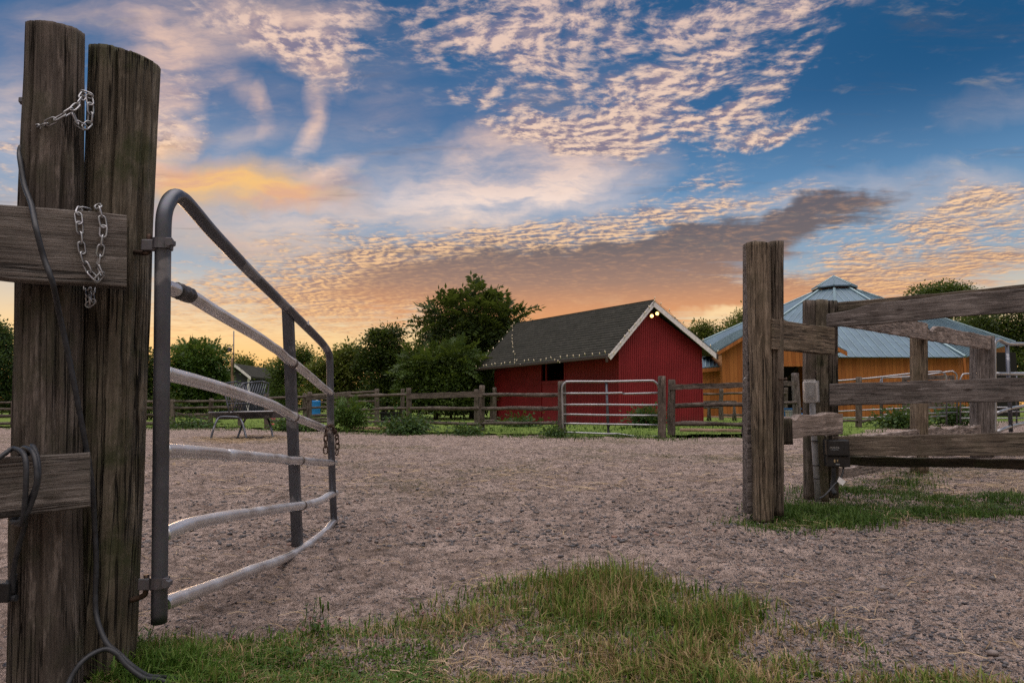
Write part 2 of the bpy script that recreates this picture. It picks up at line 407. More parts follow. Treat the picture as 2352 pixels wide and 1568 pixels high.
def siding_mat(name, a, bb):
    m, g, b = new_mat(name)
    p = g.n('ShaderNodeTexCoord').outputs['Object']     # local X along the wall, local Z up
    x, y, z = g.sep(p)
    k = g.m('DIVIDE', x, .24)
    wn = g.n('ShaderNodeTexWhiteNoise', noise_dimensions='1D'); g.put(wn.inputs['W'], g.m('FLOOR', k))
    fr = g.m('FRACT', k)
    gap = g.m('MINIMUM', fr, g.m('SUBTRACT', 1.0, fr))
    q = g.vm('ADD', p, g.vm('SCALE', wn.outputs['Color'], scale=20))
    grain = g.noise(g.mapping(q, sc=(16, 16, 1.1)), 1.0, 6, .65)
    c = g.mix(g.m('ADD', g.m('MULTIPLY', wn.outputs['Value'], .6), g.mr(grain, .3, .7, 0, .4)), a, bb)
    kn = g.mr(g.vor(g.mapping(q, sc=(4.5, 4.5, 2.4)), 1.0), .05, .12, 1, 0)
    c = g.mix(g.m('MULTIPLY', kn, .75), c, C(.10, .035, .012))
    c = g.mix(g.mr(gap, .0, .05, .75, 0), c, C(.07, .03, .012))
    setp(g, b, col=c, rough=.6, spec=.3, normal=bump(g, g.m('ADD', g.mr(gap, 0, .06), g.m('MULTIPLY', grain, .2)), .5, .02)); return m
M['pine'] = siding_mat('knotty_pine_siding', C(.31, .100, .023), C(.47, .180, .048))
def metalroof_mat(name, col):
    m, g, b = new_mat(name)
    p = g.n('ShaderNodeTexCoord').outputs['Object']
    n = g.noise(p, .8, 4, .6); n2 = g.noise(p, 14, 4, .6)
    c = g.mix(g.mr(n, .3, .7), C(*[q * .85 for q in col]), C(*[min(1, q * 1.12) for q in col]))
    setp(g, b, col=c, rough=g.mr(n2, .3, .7, .38, .55), metal=.35, spec=.5, normal=bump(g, n2, .1, .01)); return m
M['metal_roof'] = metalroof_mat('steel_roofing', (.085, .150, .205))
M['metal_rib'] = metalroof_mat('steel_roof_ribs', (.20, .30, .34))

def ground_mat():
    m, g, b = new_mat('gravelly_sand')
    p = g.n('ShaderNodeTexCoord').outputs['Object']
    x, y, z = g.sep(p)
    n1 = g.noise(p, .55, 5, .6); n2 = g.noise(p, 3.2, 6, .65); n3 = g.noise(p, 24.0, 6, .7); n4 = g.noise(p, 90.0, 3, .7)
    c = g.mix(g.mr(n2, .3, .7), C(.34, .255, .213), C(.57, .445, .385))
    c = g.mix(g.mr(n3, .44, .64, 0, .78), c, C(.14, .108, .09))
    c = g.mix(g.mr(n4, .5, .70, 0, .65), c, C(.70, .58, .53))
    n6 = g.noise(p, 2.6, 7, .7)
    c = g.mix(g.mr(n6, .50, .66, 0, .55), c, C(.17, .135, .115))
    n5 = g.noise(g.mapping(p, sc=(1, 1.3, 1)), 9.0, 6, .72)
    c = g.mix(g.mr(n5, .50, .62, 0, .72), c, C(.115, .09, .078))  # self-shadow of the lumps put into the colour: hollows darkened, crests lightened
    c = g.mix(g.mr(n5, .32, .44, .5, 0), c, C(.66, .53, .47))
    c = g.mix(g.mr(g.noise(g.vm('ADD', p, (8, 2, 0)), 1.3, 5, .65), .52, .70, 0, .40), c, C(.19, .14, .112))
    # stones: crushed grey gravel, thicker on the drive in front and to the right
    grav = g.m('MULTIPLY', g.mr(g.m('ADD', g.m('MULTIPLY', x, .62), g.m('MULTIPLY', y, -.45)), -1.9, .1), g.mr(n1, .30, .55, .25, 1))
    wp = g.vm('ADD', p, g.vm('SCALE', g.noise(p, 40, 2, .5, color=True), scale=.012))
    for sc, lo, hi, wt in ((58, .28, .42, 1.0), (30, .22, .32, .9), (105, .30, .45, .9)):
        d = g.vor(wp, sc); cc = g.vor(wp, sc, out='Color')
        r1, r2, r3 = g.sep(cc)
        on = g.m('MULTIPLY', g.mr(d, lo, hi, 1, 0), g.m('LESS_THAN', r1, g.m('MULTIPLY_ADD', grav, .52, .12)))
        stone = g.ramp(r2, [(0, C(.040, .044, .056)), (.5, C(.105, .112, .138)), (.8, C(.28, .265, .27)), (1, C(.52, .40, .34))])
        c = g.mix(g.m('MULTIPLY', on, wt), c, stone)
        n4 = g.m('ADD', n4, g.m('MULTIPLY', on, .9))
    # bits of dry straw trodden in, thin green further out
    green = g.m('MULTIPLY', g.mr(g.noise(g.vm('ADD', p, (5, 3, 0)), .35, 4, .6), .50, .62), g.mr(n3, .42, .58))
    green = g.m('MULTIPLY', green, g.m('MULTIPLY', g.mr(y, 5, 8), g.mr(y, 15, 22, 1, 0)))
    c = g.mix(g.m('MULTIPLY', green, .75), c, C(.085, .088, .030))
    h = g.m('ADD', g.m('MULTIPLY', n3, 1.5), g.m('MULTIPLY', n4, .5))
    h = g.m('SUBTRACT', h, g.m('MULTIPLY', n5, 2.2))
    nrm = bump(g, h, .8, .022)
    nrm = bump(g, g.noise(p, 7.0, 7, .72), 1.0, .11, nrm)
    setp(g, b, col=c, rough=.95, spec=.12, normal=nrm); return m
M['ground'] = ground_mat()
def lawn_mat():
    m, g, b = new_mat('lawn_grass')
    p = g.n('ShaderNodeTexCoord').outputs['Object']
    n = g.noise(p, .5, 5, .6); n2 = g.noise(p, 9, 5, .7)
    c = g.mix(g.mr(n, .3, .7), C(.085, .145, .022), C(.15, .225, .045))
    c = g.mix(g.mr(n2, .4, .7, 0, .6), c, C(.15, .16, .06))
    setp(g, b, col=c, rough=.9, spec=.1, normal=bump(g, n2, .8, .05)); return m
M['lawn'] = lawn_mat()
def blade_mat(name, stops):
    m, g, b = new_mat(name)
    r = g.n('ShaderNodeNewGeometry').outputs['Random Per Island']
    p = g.n('ShaderNodeTexCoord').outputs['Object']
    f = g.m('ADD', g.m('MULTIPLY', r, .7), g.mr(g.noise(p, 2.5, 3, .5), .3, .7, 0, .3))
    c = g.ramp(f, stops)
    setp(g, b, col=c, rough=.6, spec=.25)
    tr = g.n('ShaderNodeBsdfTranslucent'); g.put(tr.inputs[0], c)
    mx = g.n('ShaderNodeMixShader'); mx.inputs[0].default_value = .3
    g.t.links.new(b.outputs[0], mx.inputs[1]); g.t.links.new(tr.outputs[0], mx.inputs[2])
    out = [n for n in g.t.nodes if n.type == 'OUTPUT_MATERIAL'][0]
    g.t.links.new(mx.outputs[0], out.inputs[0])
    return m
M['blade'] = blade_mat('grass_blades', [(0, C(.025, .060, .008)), (.28, C(.075, .145, .020)), (.54, C(.17, .215, .040)), (.68, C(.26, .20, .085)), (1, C(.42, .29, .17))])
M['blade_left'] = blade_mat('verge_blades', [(0, C(.040, .10, .012)), (.5, C(.10, .19, .028)), (.78, C(.13, .19, .036)), (.9, C(.26, .19, .09)), (1, C(.42, .29, .17))])
M['blade_lush'] = blade_mat('lush_grass_blades', [(0, C(.026, .064, .010)), (.55, C(.062, .122, .020)), (.85, C(.11, .165, .034)), (1, C(.32, .24, .12))])
M['straw'] = blade_mat('straw_stalks', [(0, C(.20, .14, .085)), (.5, C(.38, .28, .17)), (1, C(.62, .49, .34))])
M['pebble'] = blade_mat('pebbles', [(0, C(.07, .07, .078)), (.4, C(.16, .155, .165)), (.75, C(.30, .26, .245)), (1, C(.36, .20, .15))])
M['leaf_dark'] = leafmat('dark_leaves', C(.016, .036, .007), C(.058, .098, .016))
M['leaf_mid'] = leafmat('green_leaves', C(.024, .055, .008), C(.085, .138, .022))
M['leaf_olive'] = leafmat('olive_leaves', C(.050, .078, .012), C(.17, .20, .038))
M['leaf_blue'] = leafmat('blue_green_leaves', C(.020, .052, .020), C(.070, .125, .038))
M['leaf_fresh'] = leafmat('fresh_leaves', C(.024, .068, .009), C(.090, .17, .025))
M['leaf_weed'] = leafmat('weed_leaves', C(.016, .050, .010), C(.060, .125, .028))

# ------------------------------------------------------------------ objects and parts
col0 = scene.collection
WM = {}                                   # world matrix of everything that can be a parent
def link(o, parent, mw):
    col0.objects.link(o)
    if parent is not None:
        o.parent = parent
        o.matrix_local = WM[parent.name].inverted() @ mw
    else:
        o.matrix_world = mw
    WM[o.name] = mw.copy()
    return o
def tag(o, label=None, cat=None, group=None, kind=None):
    if label: o['label'] = label
    if cat: o['category'] = cat
    if group: o['group'] = group
    if kind: o['kind'] = kind
    return o
def thing(name, label, cat, loc, group=None, rot=0.0):
    o = bpy.data.objects.new(name, None); o.empty_display_size = .2
    link(o, None, Matrix.Translation(Vector(loc)) @ Matrix.Rotation(rot, 4, 'Z'))
    return tag(o, label, cat, group)
def frame(p0, p1, up=Vector((0, 0, 1))):
    """local X from p0 to p1, local Z near up"""
    p0, p1 = Vector(p0), Vector(p1)
    if (p1 - p0).length < 1e-5: return Matrix.Translation(p0)
    x = (p1 - p0).normalized()
    if abs(x.dot(up)) > .98: up = Vector((0, -1, 0))
    y = up.cross(x).normalized(); z = x.cross(y)
    mt = Matrix((x, y, z)).transposed().to_4x4(); mt.translation = p0
    return mt
def mesh_data(name, V_, F_, mat, smooth=False):
    me = bpy.data.meshes.new(name)
    me.from_pydata([tuple(v) for v in V_], [], F_)
    me.materials.append(mat)
    if smooth: me.polygons.foreach_set('use_smooth', [True] * len(me.polygons))
    me.update()
    return me
def obj(name, V_, F_, mat, parent=None, mw=None, smooth=False):
    """world-space vertices; mw is the object's own frame"""
    if mw is None: mw = WM[parent.name].copy() if parent is not None else Matrix.Translation(Vector(V_[0]))
    inv = mw.inverted()
    me = mesh_data(name, [inv @ Vector(v) for v in V_], F_, mat, smooth)
    return link(bpy.data.objects.new(name, me), parent, mw)
def big(name, V_, counts, idx, mat, parent=None, mw=None, smooth=False):
    """fast path for numpy meshes: V_ (n,3) world, all faces of one size"""
    if mw is None: mw = Matrix.Translation(Vector(V_.mean(axis=0)) * Vector((1, 1, 0))) if parent is None else WM[parent.name].copy()
    inv = np.array(mw.inverted())
    Vl = V_ @ inv[:3, :3].T + inv[:3, 3]
    me = bpy.data.meshes.new(name)
    nf = len(idx) // counts
    me.vertices.add(len(Vl)); me.vertices.foreach_set('co', Vl.astype(np.float32).ravel())
    me.loops.add(len(idx)); me.loops.foreach_set('vertex_index', idx.astype(np.int32))
    me.polygons.add(nf)
    me.polygons.foreach_set('loop_start', np.arange(nf, dtype=np.int32) * counts)
    me.polygons.foreach_set('loop_total', np.full(nf, counts, dtype=np.int32))
    if smooth: me.polygons.foreach_set('use_smooth', np.ones(nf, dtype=bool))
    me.materials.append(mat); me.update(calc_edges=True); me.validate()
    return link(bpy.data.objects.new(name, me), parent, mw)

def vnoise(x, y, seed):
    """value noise on a lattice, numpy"""
    r = np.random.default_rng(seed).random((256, 256))
    xi, yi = np.floor(x).astype(int), np.floor(y).astype(int)
    fx, fy = x - xi, y - yi
    fx, fy = fx * fx * (3 - 2 * fx), fy * fy * (3 - 2 * fy)
    a = r[xi % 256, yi % 256]; b = r[(xi + 1) % 256, yi % 256]
    c = r[xi % 256, (yi + 1) % 256]; d = r[(xi + 1) % 256, (yi + 1) % 256]
    return (a * (1 - fx) + b * fx) * (1 - fy) + (c * (1 - fx) + d * fx) * fy - .5

class W:
    """wobble: a smooth random function of one variable"""
    def __init__(s, k=5, f=1.0):
        s.a = [(random.gauss(0, 1) / (i + 1), f * (i + 1) * random.uniform(.7, 1.4), random.uniform(0, 6.3)) for i in range(k)]
    def __call__(s, t): return sum(a * math.sin(f * t + p) for a, f, p in s.a)

def tube_vf(pts, rad, n=10, caps=True, closed=False, shape=None):
    """verts and faces of a tube along pts; rad a number or one per point; shape(i, angle) multiplies the radius"""
    pts = [Vector(p) for p in pts]; k = len(pts)
    rad = [rad] * k if isinstance(rad, (int, float)) else rad
    V_, F_ = [], []
    t0 = (pts[1] - pts[0]).normalized()
    up = Vector((0, 0, 1)) if abs(t0.z) < .9 else Vector((0, -1, 0))
    nrm = (up - t0 * up.dot(t0)).normalized()
    for i, p in enumerate(pts):
        if closed: t = (pts[(i + 1) % k] - pts[i - 1]).normalized()
        elif i == 0: t = t0
        elif i == k - 1: t = (pts[-1] - pts[-2]).normalized()
        else: t = (pts[i + 1] - pts[i - 1]).normalized()
        nrm = (nrm - t * nrm.dot(t)).normalized(); bn = t.cross(nrm)
        for j in range(n):
            a = 2 * math.pi * j / n
            r = rad[i] * (shape(i, a) if shape else 1)
            V_.append(p + (nrm * math.cos(a) + bn * math.sin(a)) * r)
    for i in range(k if closed else k - 1):
        for j in range(n):
            a, b = i * n, ((i + 1) % k) * n
            F_.append((a + j, a + (j + 1) % n, b + (j + 1) % n, b + j))
    if caps and not closed:
        F_.append(tuple(range(n - 1, -1, -1))); F_.append(tuple(range((k - 1) * n, k * n)))
    return V_, F_
def smooth_path(pts, m=6):
    pts = [Vector(p) for p in pts]; out = []
    for i in range(len(pts) - 1):
        p0 = pts[max(i - 1, 0)]; p1 = pts[i]; p2 = pts[i + 1]; p3 = pts[min(i + 2, len(pts) - 1)]
        for s in range(m):
            t = s / m
            out.append(.5 * ((2 * p1) + (p2 - p0) * t + (2 * p0 - 5 * p1 + 4 * p2 - p3) * t * t + (3 * p1 - p0 - 3 * p2 + p3) * t ** 3))
    out.append(pts[-1]); return out
def tube(name, pts, rad, mat, parent=None, n=10, mw=None, smooth=True, **kw):
    V_, F_ = tube_vf(pts, rad, n, **kw)
    return obj(name, V_, F_, mat, parent, mw or frame(pts[0], pts[-1]), smooth)
def merge(parts):
    V_, F_ = [], []
    for v, f in parts:
        o = len(V_); V_ += list(v); F_ += [tuple(i + o for i in q) for q in f]
    return V_, F_
def box_vf(mw, x0, x1, y0, y1, z0, z1, bev=0.0):
    bm = bmesh.new(); bmesh.ops.create_cube(bm, size=1)
    for v in bm.verts:
        v.co = Vector((x0 + (v.co.x + .5) * (x1 - x0), y0 + (v.co.y + .5) * (y1 - y0), z0 + (v.co.z + .5) * (z1 - z0)))
    if bev: bmesh.ops.bevel(bm, geom=list(bm.edges), offset=bev, segments=2, affect='EDGES', profile=.5)
    bm.verts.index_update()
    V_ = [mw @ v.co for v in bm.verts]; F_ = [tuple(v.index for v in f.verts) for f in bm.faces]
    bm.free(); return V_, F_
def board_vf(A0, A1, B0, B1, th, wob=.004, nx=24, chew=None, bev=.004):
    """a plank: front face corners (A left, B right, 0 bottom, 1 top), thickness away from the viewer"""
    A0, A1, B0, B1 = map(Vector, (A0, A1, B0, B1))
    nb = (B0 - A0).cross(A1 - A0).normalized() * -1       # into the plank
    wt, wb, wf = W(5, 5.0), W(5, 5.0), W(3, 3.0)
    L = (B0 - A0).length
    prof = [(0, .0, 1), (1, .0, 1), (1, .0, 0), (1, 1.0, 0), (1, 1.0, -1), (0, 1.0, -1), (0, 1.0, 0), (0, .0, 0)]
    V_, F_ = [], []
    for i in range(nx + 1):
        t = i / nx
        lo, hi = A0.lerp(B0, t), A1.lerp(B1, t)
        u = (hi - lo).normalized(); H = (hi - lo).length
        hi = hi + u * (wt(t * L) * wob - (chew(t) if chew else 0)); lo = lo + u * wb(t * L) * wob
        off = nb * (wf(t * L) * wob * .6)
        e = u * bev; d = nb * bev
        f = nb * th
        V_ += [lo + e + off, hi - e + off, hi + d + off, hi + f - d + off, hi - e + f + off, lo + e + f + off, lo + f - d + off, lo + d + off]
    for i in range(nx):
        for j in range(8):
            a, b = i * 8, i * 8 + 8
            F_.append((a + j, b + j, b + (j + 1) % 8, a + (j + 1) % 8))
    F_.append(tuple(range(8))); F_.append(tuple(range(nx * 8 + 7, nx * 8 - 1, -1)))
    return V_, F_
def board(name, parent, A0, A1, B0, B1, th, mat, **kw):
    V_, F_ = board_vf(A0, A1, B0, B1, th, **kw)
    return obj(name, V_, F_, mat, parent, frame((Vector(A0) + Vector(A1)) / 2, (Vector(B0) + Vector(B1)) / 2))
def pboard(name, parent, xl, tl, bl, dl, xr, tr, br, dr, th, mat, **kw):
    return board(name, parent, at(xl, bl, dl), at(xl, tl, dl), at(xr, br, dr), at(xr, tr, dr), th, mat, **kw)

def pole_vf(p0, p1, r0, r1, n=20, k=24, rough=.03, splits=(), cut=(0, 0), belly=.0, bow=0.0, flat=0.0, fine_d=0.0, fr1=7.0):
    """a timber pole from p0 to p1 with uneven outline; splits = [(angle, width, depth, from, to)]; cut = slope of the sawn top"""
    p0, p1 = Vector(p0), Vector(p1); mt = frame(p0, p1); L = (p1 - p0).length
    ws = [W(4, 2.2) for _ in range(4)]; wx, wy = W(3, 2.0), W(3, 2.0)
    V_, F_ = [], []
    ca_, sa_ = np.cos(2 * np.pi * np.arange(n) / n), np.sin(2 * np.pi * np.arange(n) / n)
    so = random.uniform(0, 90)
    sg = np.arange(k + 1)[:, None] / k * L
    fine = (vnoise(ca_[None] * fr1 + sg * 1.3 + so, sa_[None] * fr1 + sg * .9 + so, 41) * 1.0 + vnoise(ca_[None] * fr1 * 2.3 + sg * 3 + so, sa_[None] * fr1 * 2.3 + so + sg * 2, 42) * .6) if fine_d else np.zeros((k + 1, n))
    for i in range(k + 1):
        t = i / k; s = t * L
        r = r0 + (r1 - r0) * t + belly * math.sin(t * math.pi)
        for j in range(n):
            a = 2 * math.pi * j / n
            q = r * (1 + rough * (ws[0](s) * math.cos(a) + ws[1](s) * math.sin(a) + ws[2](s * 1.5) * math.cos(2 * a) + .6 * ws[3](s * 2) * math.sin(3 * a)) * .5)
            if flat: q /= (abs(math.cos(a)) ** 6 + abs(math.sin(a)) ** 6) ** (flat / 6)
            for (sa, sw, sdp, f0, f1) in splits:
                dd = (a - (sa - math.pi + .10 * wx(s * 2)) + math.pi) % (2 * math.pi) - math.pi
                if f0 < t < f1 and abs(dd) < sw:
                    q -= sdp * (1 - abs(dd) / sw) * min(1, (t - f0) * 8 + .1) * min(1, (f1 - t) * 8 + .1)
            q += fine[i, j] * fine_d
            y, z = q * math.cos(a), q * math.sin(a)
            x = s
            if i == k: x += cut[0] * y + cut[1] * z
            elif i == k - 1: x = s + .6 * (cut[0] * y + cut[1] * z)
            V_.append(mt @ Vector((x, y + bow * math.sin(t * math.pi) + rough * .25 * r0 * wx(s), z + rough * .25 * r0 * wy(s))))
    for i in range(k):
        for j in range(n):
            a, b = i * n, (i + 1) * n
            F_.append((a + j, b + j, b + (j + 1) % n, a + (j + 1) % n))
    # rounded, worn top
    c = len(V_); V_.append(mt @ Vector((L + r1 * .10, 0, 0)))
    m0 = len(V_)
    for j in range(n):
        v = V_[k * n + j]; V_.append(v.lerp(V_[c], .28) + (p1 - p0).normalized() * (r1 * .06 + random.uniform(-.03, .03) * r1))
    for j in range(n):
        F_.append((k * n + j, m0 + j, m0 + (j + 1) % n, k * n + (j + 1) % n)); F_.append((m0 + j, c, m0 + (j + 1) % n))
    F_.append(tuple(range(n)))
    return V_, F_, mt
def pole(name, parent, p0, p1, r0, r1, mat, smooth=True, **kw):
    V_, F_, mt = pole_vf(p0, p1, r0, r1, **kw)
    return obj(name, V_, F_, mat, parent, mt, smooth)

# chain links share one mesh per size
def link_mesh(name, L, Wd, r, mat):
    pts = []
    h = L / 2 - Wd / 2
    for i in range(9): a = -math.pi / 2 + math.pi * i / 8; pts.append((h + Wd / 2 * math.cos(a), Wd / 2 * math.sin(a), 0))
    for i in range(9): a = math.pi / 2 + math.pi * i / 8; pts.append((-h + Wd / 2 * math.cos(a), Wd / 2 * math.sin(a), 0))
    V_, F_ = tube_vf(pts, r, 7, closed=True)
    return mesh_data(name, V_, F_, mat, True)
def chain(label, pts, me, pitch, group=None, tilt=.6):
    pts = smooth_path(pts, 12); root = thing('chain', label, 'chain', pts[0], group)
    cum = [0]
    for a, b in zip(pts, pts[1:]): cum.append(cum[-1] + (b - a).length)
    s, i = 0.0, 0
    def P(q):
        for k in range(len(cum) - 1):
            if cum[k + 1] >= q: return pts[k].lerp(pts[k + 1], (q - cum[k]) / max(1e-6, cum[k + 1] - cum[k]))
        return pts[-1]
    while s < cum[-1]:
        a, b = P(s), P(min(s + pitch, cum[-1])); mid = (a + b) / 2
        if (b - a).length < pitch * .3: break
        f = frame(mid, mid + (b - a)) @ Matrix.Rotation((math.pi / 2 if i % 2 else 0) + tilt + random.uniform(-.25, .25), 4, 'X')
        link(bpy.data.objects.new('link', me), root, f)
        s += pitch; i += 1
    return root

# ------------------------------------------------------------------ ground, one sheet to the horizon
def gheight(x, y):
    x, y = np.asarray(x, float), np.asarray(y, float)
    dist = np.hypot(x, y)
    near = np.clip(1.6 - dist / 22, 0, 1)
    h = vnoise(x * 1.1 + 40, y * 1.1 + 40, 1) * .045 + vnoise(x * 3.3 + 20, y * 3.3 + 70, 2) * .026
    h = h + (vnoise(x * 9 + 10, y * 9 + 30, 3) * .034 + vnoise(x * 22 + 50, y * 22 + 90, 4) * .012 + vnoise(x * 55, y * 55 + 9, 5) * .008) * near
    return h * np.clip(1.3 - dist / 60, 0, 1)
def gz(x, y): return float(gheight(np.array([x]), np.array([y]))[0])
def on_ground(px, py):
    p = gnd(px, py); p.z = gz(p.x, p.y); return p
def build_ground():
    rad = np.concatenate([np.linspace(.05, 1.0, 12)[:-1], np.geomspace(1.0, 45, 900), np.geomspace(46, 3000, 30)])
    front = np.radians(np.linspace(-46, 46, 560)); rest = np.radians(np.linspace(46, 314, 70))[1:-1]
    ang = np.concatenate([front, rest])
    rr, aa = np.meshgrid(rad, ang, indexing='ij')
    X, Y = rr * np.sin(aa), rr * np.cos(aa)
    Z = gheight(X, Y)
    V_ = np.stack([X, Y, Z], -1).reshape(-1, 3)
    n, k = len(ang), len(rad)
    i, j = np.meshgrid(np.arange(k - 1), np.arange(n), indexing='ij')
    a = i * n + j; b = i * n + (j + 1) % n
    idx = np.stack([a, a + n, b + n, b], -1).reshape(-1)
    o = big('ground', V_, 4, idx, M['ground'], mw=Matrix.Identity(4), smooth=True)
    tag(o, kind='structure')
build_ground()

def poly_sheet(name, pts, z, mat):
    V_ = [(p[0], p[1], z) for p in pts]
    bm = bmesh.new(); vs = [bm.verts.new(v) for v in V_]; bm.faces.new(vs)
    low = [bm.verts.new((v[0], v[1] - .25, -.08)) for v in V_]
    bmesh.ops.triangulate(bm, faces=bm.faces[:])
    for i in range(len(vs) - 5): bm.faces.new((vs[i], vs[i + 1], low[i + 1], low[i]))
    me = bpy.data.meshes.new(name); bm.to_mesh(me); bm.free(); me.materials.append(mat)
    o = bpy.data.objects.new(name, me); link(o, None, Matrix.Identity(4)); return o
lawn_edge_px = [(-500, 980), (0, 980), (120, 982), (240, 980), (380, 983), (500, 981), (600, 984), (640, 988), (700, 986), (760, 990), (830, 990), (880, 993), (960, 995), (1040, 993), (1110, 998),
                (1190, 998), (1290, 1004), (1400, 1003), (1520, 1005), (1600, 1000), (1720, 998), (1830, 985), (1900, 1003), (1960, 998), (2010, 985), (2100, 972), (2200, 969), (2290, 967), (2420, 965), (2900, 962)]
edge = [gnd(*p) for p in lawn_edge_px]
def lawn():
    rows = []
    random.seed(3)
    e2 = []
    for a, b in zip(edge, edge[1:]):
        for t in range(6): e2.append(a.lerp(b, t / 6) + Vector((random.uniform(-.1, .1), random.uniform(-.35, .35), 0)))
    e2.append(edge[-1])
    pts = [(p.x, p.y) for p in e2] + [(900, 260), (900, 2500), (-900, 2500), (-900, 260)]
    tag(poly_sheet('lawn', pts, .034, M['lawn']), kind='structure')
lawn()

# ------------------------------------------------------------------ the two thick posts and boards on the left
def left_fence():
    t = thing('board_fence', 'weathered board fence end with two thick round posts beside the open pipe gate', 'fence', at(110, 1554, 2.0))
    sp = [(4.45, .075, .030, .02, 1.2), (3.95, .06, .018, .35, 1.2), (5.1, .06, .010, -.1, .8), (4.75, .05, .010, .2, .9), (3.4, .07, .012, -.1, .6), (5.6, .07, .012, .3, 1.2)]
    a0, a1 = at(107, 1590, 2.0), at(126, 70, 2.0)
    pole('post', t, a0, a1, .0900, .0765, M['post_dark'], n=150, k=130, rough=.032, splits=sp, cut=(.05, -.16), bow=.004, fine_d=.0075, fr1=9.0)
    b0, b1 = at(240, 1535, 2.13), at(287, 132, 2.13)
    sp = [(4.95, .075, .032, .42, 1.2), (4.9, .05, .018, .1, .5), (4.3, .07, .012, .5, 1.2), (5.5, .06, .010, .2, .8), (4.0, .06, .01, -.1, .4), (5.9, .08, .014, .4, 1.0)]
    pole('post', t, b0, b1, .082, .1005, M['post_moss'], n=150, k=130, rough=.03, fine_d=.0075, fr1=9.0, splits=sp, cut=(.22, -.12), bow=-.003)
    pboard('board', t, -260, 448, 626, 1.70, 291, 498, 655, 1.965, .042, M['board_near'], wob=.003, nx=60)
    pboard('board', t, -260, 1068, 1222, 1.70, 206, 1038, 1166, 1.90, .042, M['board_near'], wob=.0025, nx=50)
    # bolts that hold the boards, ends showing on the left of the post
    for (x, y) in ((55, 232), (66, 448)):
        c = at(x, y, 1.99)
        V_, F_ = merge([tube_vf([c + Vector((-.009, 0, 0)), c + Vector((.002, 0, 0))], .0125, 6), tube_vf([c, c + Vector((.02, 0, 0))], .006, 8)])
        obj('bolt', V_, F_, M['bolt'], t)
    c = at(57, 907, 1.99)
    V_, F_ = merge([box_vf(Matrix.Translation(c), -.010, .02, -.02, .02, -.02, .022, .004), tube_vf([c + Vector((.004, -.01, -.01)), c + Vector((.004, -.01, -.055))], .004, 6)])
    obj('bracket', V_, F_, M['bolt'], t)
    # far post of this fence, outside the frame to the left
    p = at(-420, 1540, 1.75); pole('post', t, (p.x, p.y, -.1), (p.x + .02, p.y, 1.7), .09, .085, M['post_dark'], n=40, k=30)
left_fence()

# cables
def on_post(px, py, cx, r=.085, Y=2.0, off=.009):
    X = (px - cx) / F * Y
    return at(px, py, Y - math.sqrt(max(0, r * r - X * X)) - off)
cable_pts = [at(57, 338, 1.965), at(48, 338, 1.95), at(45, 352, 1.94), at(47, 372, 1.92), at(56, 425, 1.90), at(72, 470, 1.855), at(82, 520, 1.79), at(100, 590, 1.80), at(121, 650, 1.80), at(136, 720, 1.865),
             at(156, 810, 1.905), at(174, 900, 1.925), at(190, 985, 1.955), at(204, 1060, 1.98), at(212, 1120, 1.99), at(217, 1200, 2.02), at(221, 1290, 2.025), at(219, 1390, 2.02), at(229, 1440, 2.0), at(247, 1478, 1.98),
             at(275, 1502, 1.97), at(305, 1530, 1.97), at(342, 1552, 1.99), at(392, 1556, 2.03), at(470, 1575, 2.06)]
tag(tube('cable', smooth_path(cable_pts, 6), .0072, M['rubber'], n=10), 'long black cable running down the two thick posts into the grass', 'cable')
cp2 = [at(30, 1362, 1.90), at(30, 1320, 1.89), at(40, 1265, 1.87), at(57, 1205, 1.86), at(62, 1160, 1.80), at(84, 1110, 1.78), at(80, 1050, 1.79), at(66, 1030, 1.82), at(48, 1036, 1.86), at(44, 1100, 1.9), at(40, 1180, 1.9), at(24, 1196, 1.83), at(50, 1195, 1.79),
       at(74, 1150, 1.785), at(88, 1095, 1.785), at(84, 1046, 1.80), at(70, 1026, 1.84), at(50, 1100, 1.9), at(48, 1185, 1.9), at(36, 1198, 1.83),
       at(52, 1196, 1.785), at(60, 1100, 1.77), at(56, 1046, 1.78), at(32, 1030, 1.82), at(8, 1044, 1.80), at(-40, 1080, 1.76)]
tag(tube('cable', smooth_path(cp2, 5), .0066, M['rubber'], n=8), 'black cable coiled round the lower board of the left fence', 'cable')
cp3 = [at(150, 1590, 1.86), at(163, 1556, 1.88), at(186, 1522, 1.90), at(214, 1500, 1.925), at(244, 1490, 1.95), at(268, 1500, 1.955), at(292, 1528, 1.955), at(330, 1556, 1.96), at(372, 1562, 1.99), at(430, 1585, 2.0)]
tag(tube('cable', smooth_path(cp3, 6), .0070, M['rubber'], n=8), 'short black cable lying at the foot of the left posts', 'cable')
def plug():
    mt = Matrix.Translation(at(12, 1357, 1.90))
    t = thing('cable_connector', 'black box connector at the end of the coiled cable, at the left edge', 'connector', at(12, 1357, 1.90))
    V_, F_ = box_vf(mt, -.035, .022, -.02, .02, -.026, .026, .004); obj('housing', V_, F_, M['black_plastic'], t)
    V_, F_ = tube_vf([mt @ Vector((.018, 0, .022)), mt @ Vector((.02, 0, .045))], .009, 10); obj('cap', V_, F_, M['rubber'], t)
    V_, F_ = tube_vf([mt @ Vector((.022, 0, -.018)), mt @ Vector((.032, 0, -.018))], .009, 10); obj('cap', V_, F_, M['rubber'], t)
plug()
lk = link_mesh('link', .036, .017, .0026, M['chain'])
lk_s = link_mesh('link', .030, .015, .0023, M['chain'])
lk_d = link_mesh('link', .045, .024, .0042, M['chain_rust'])
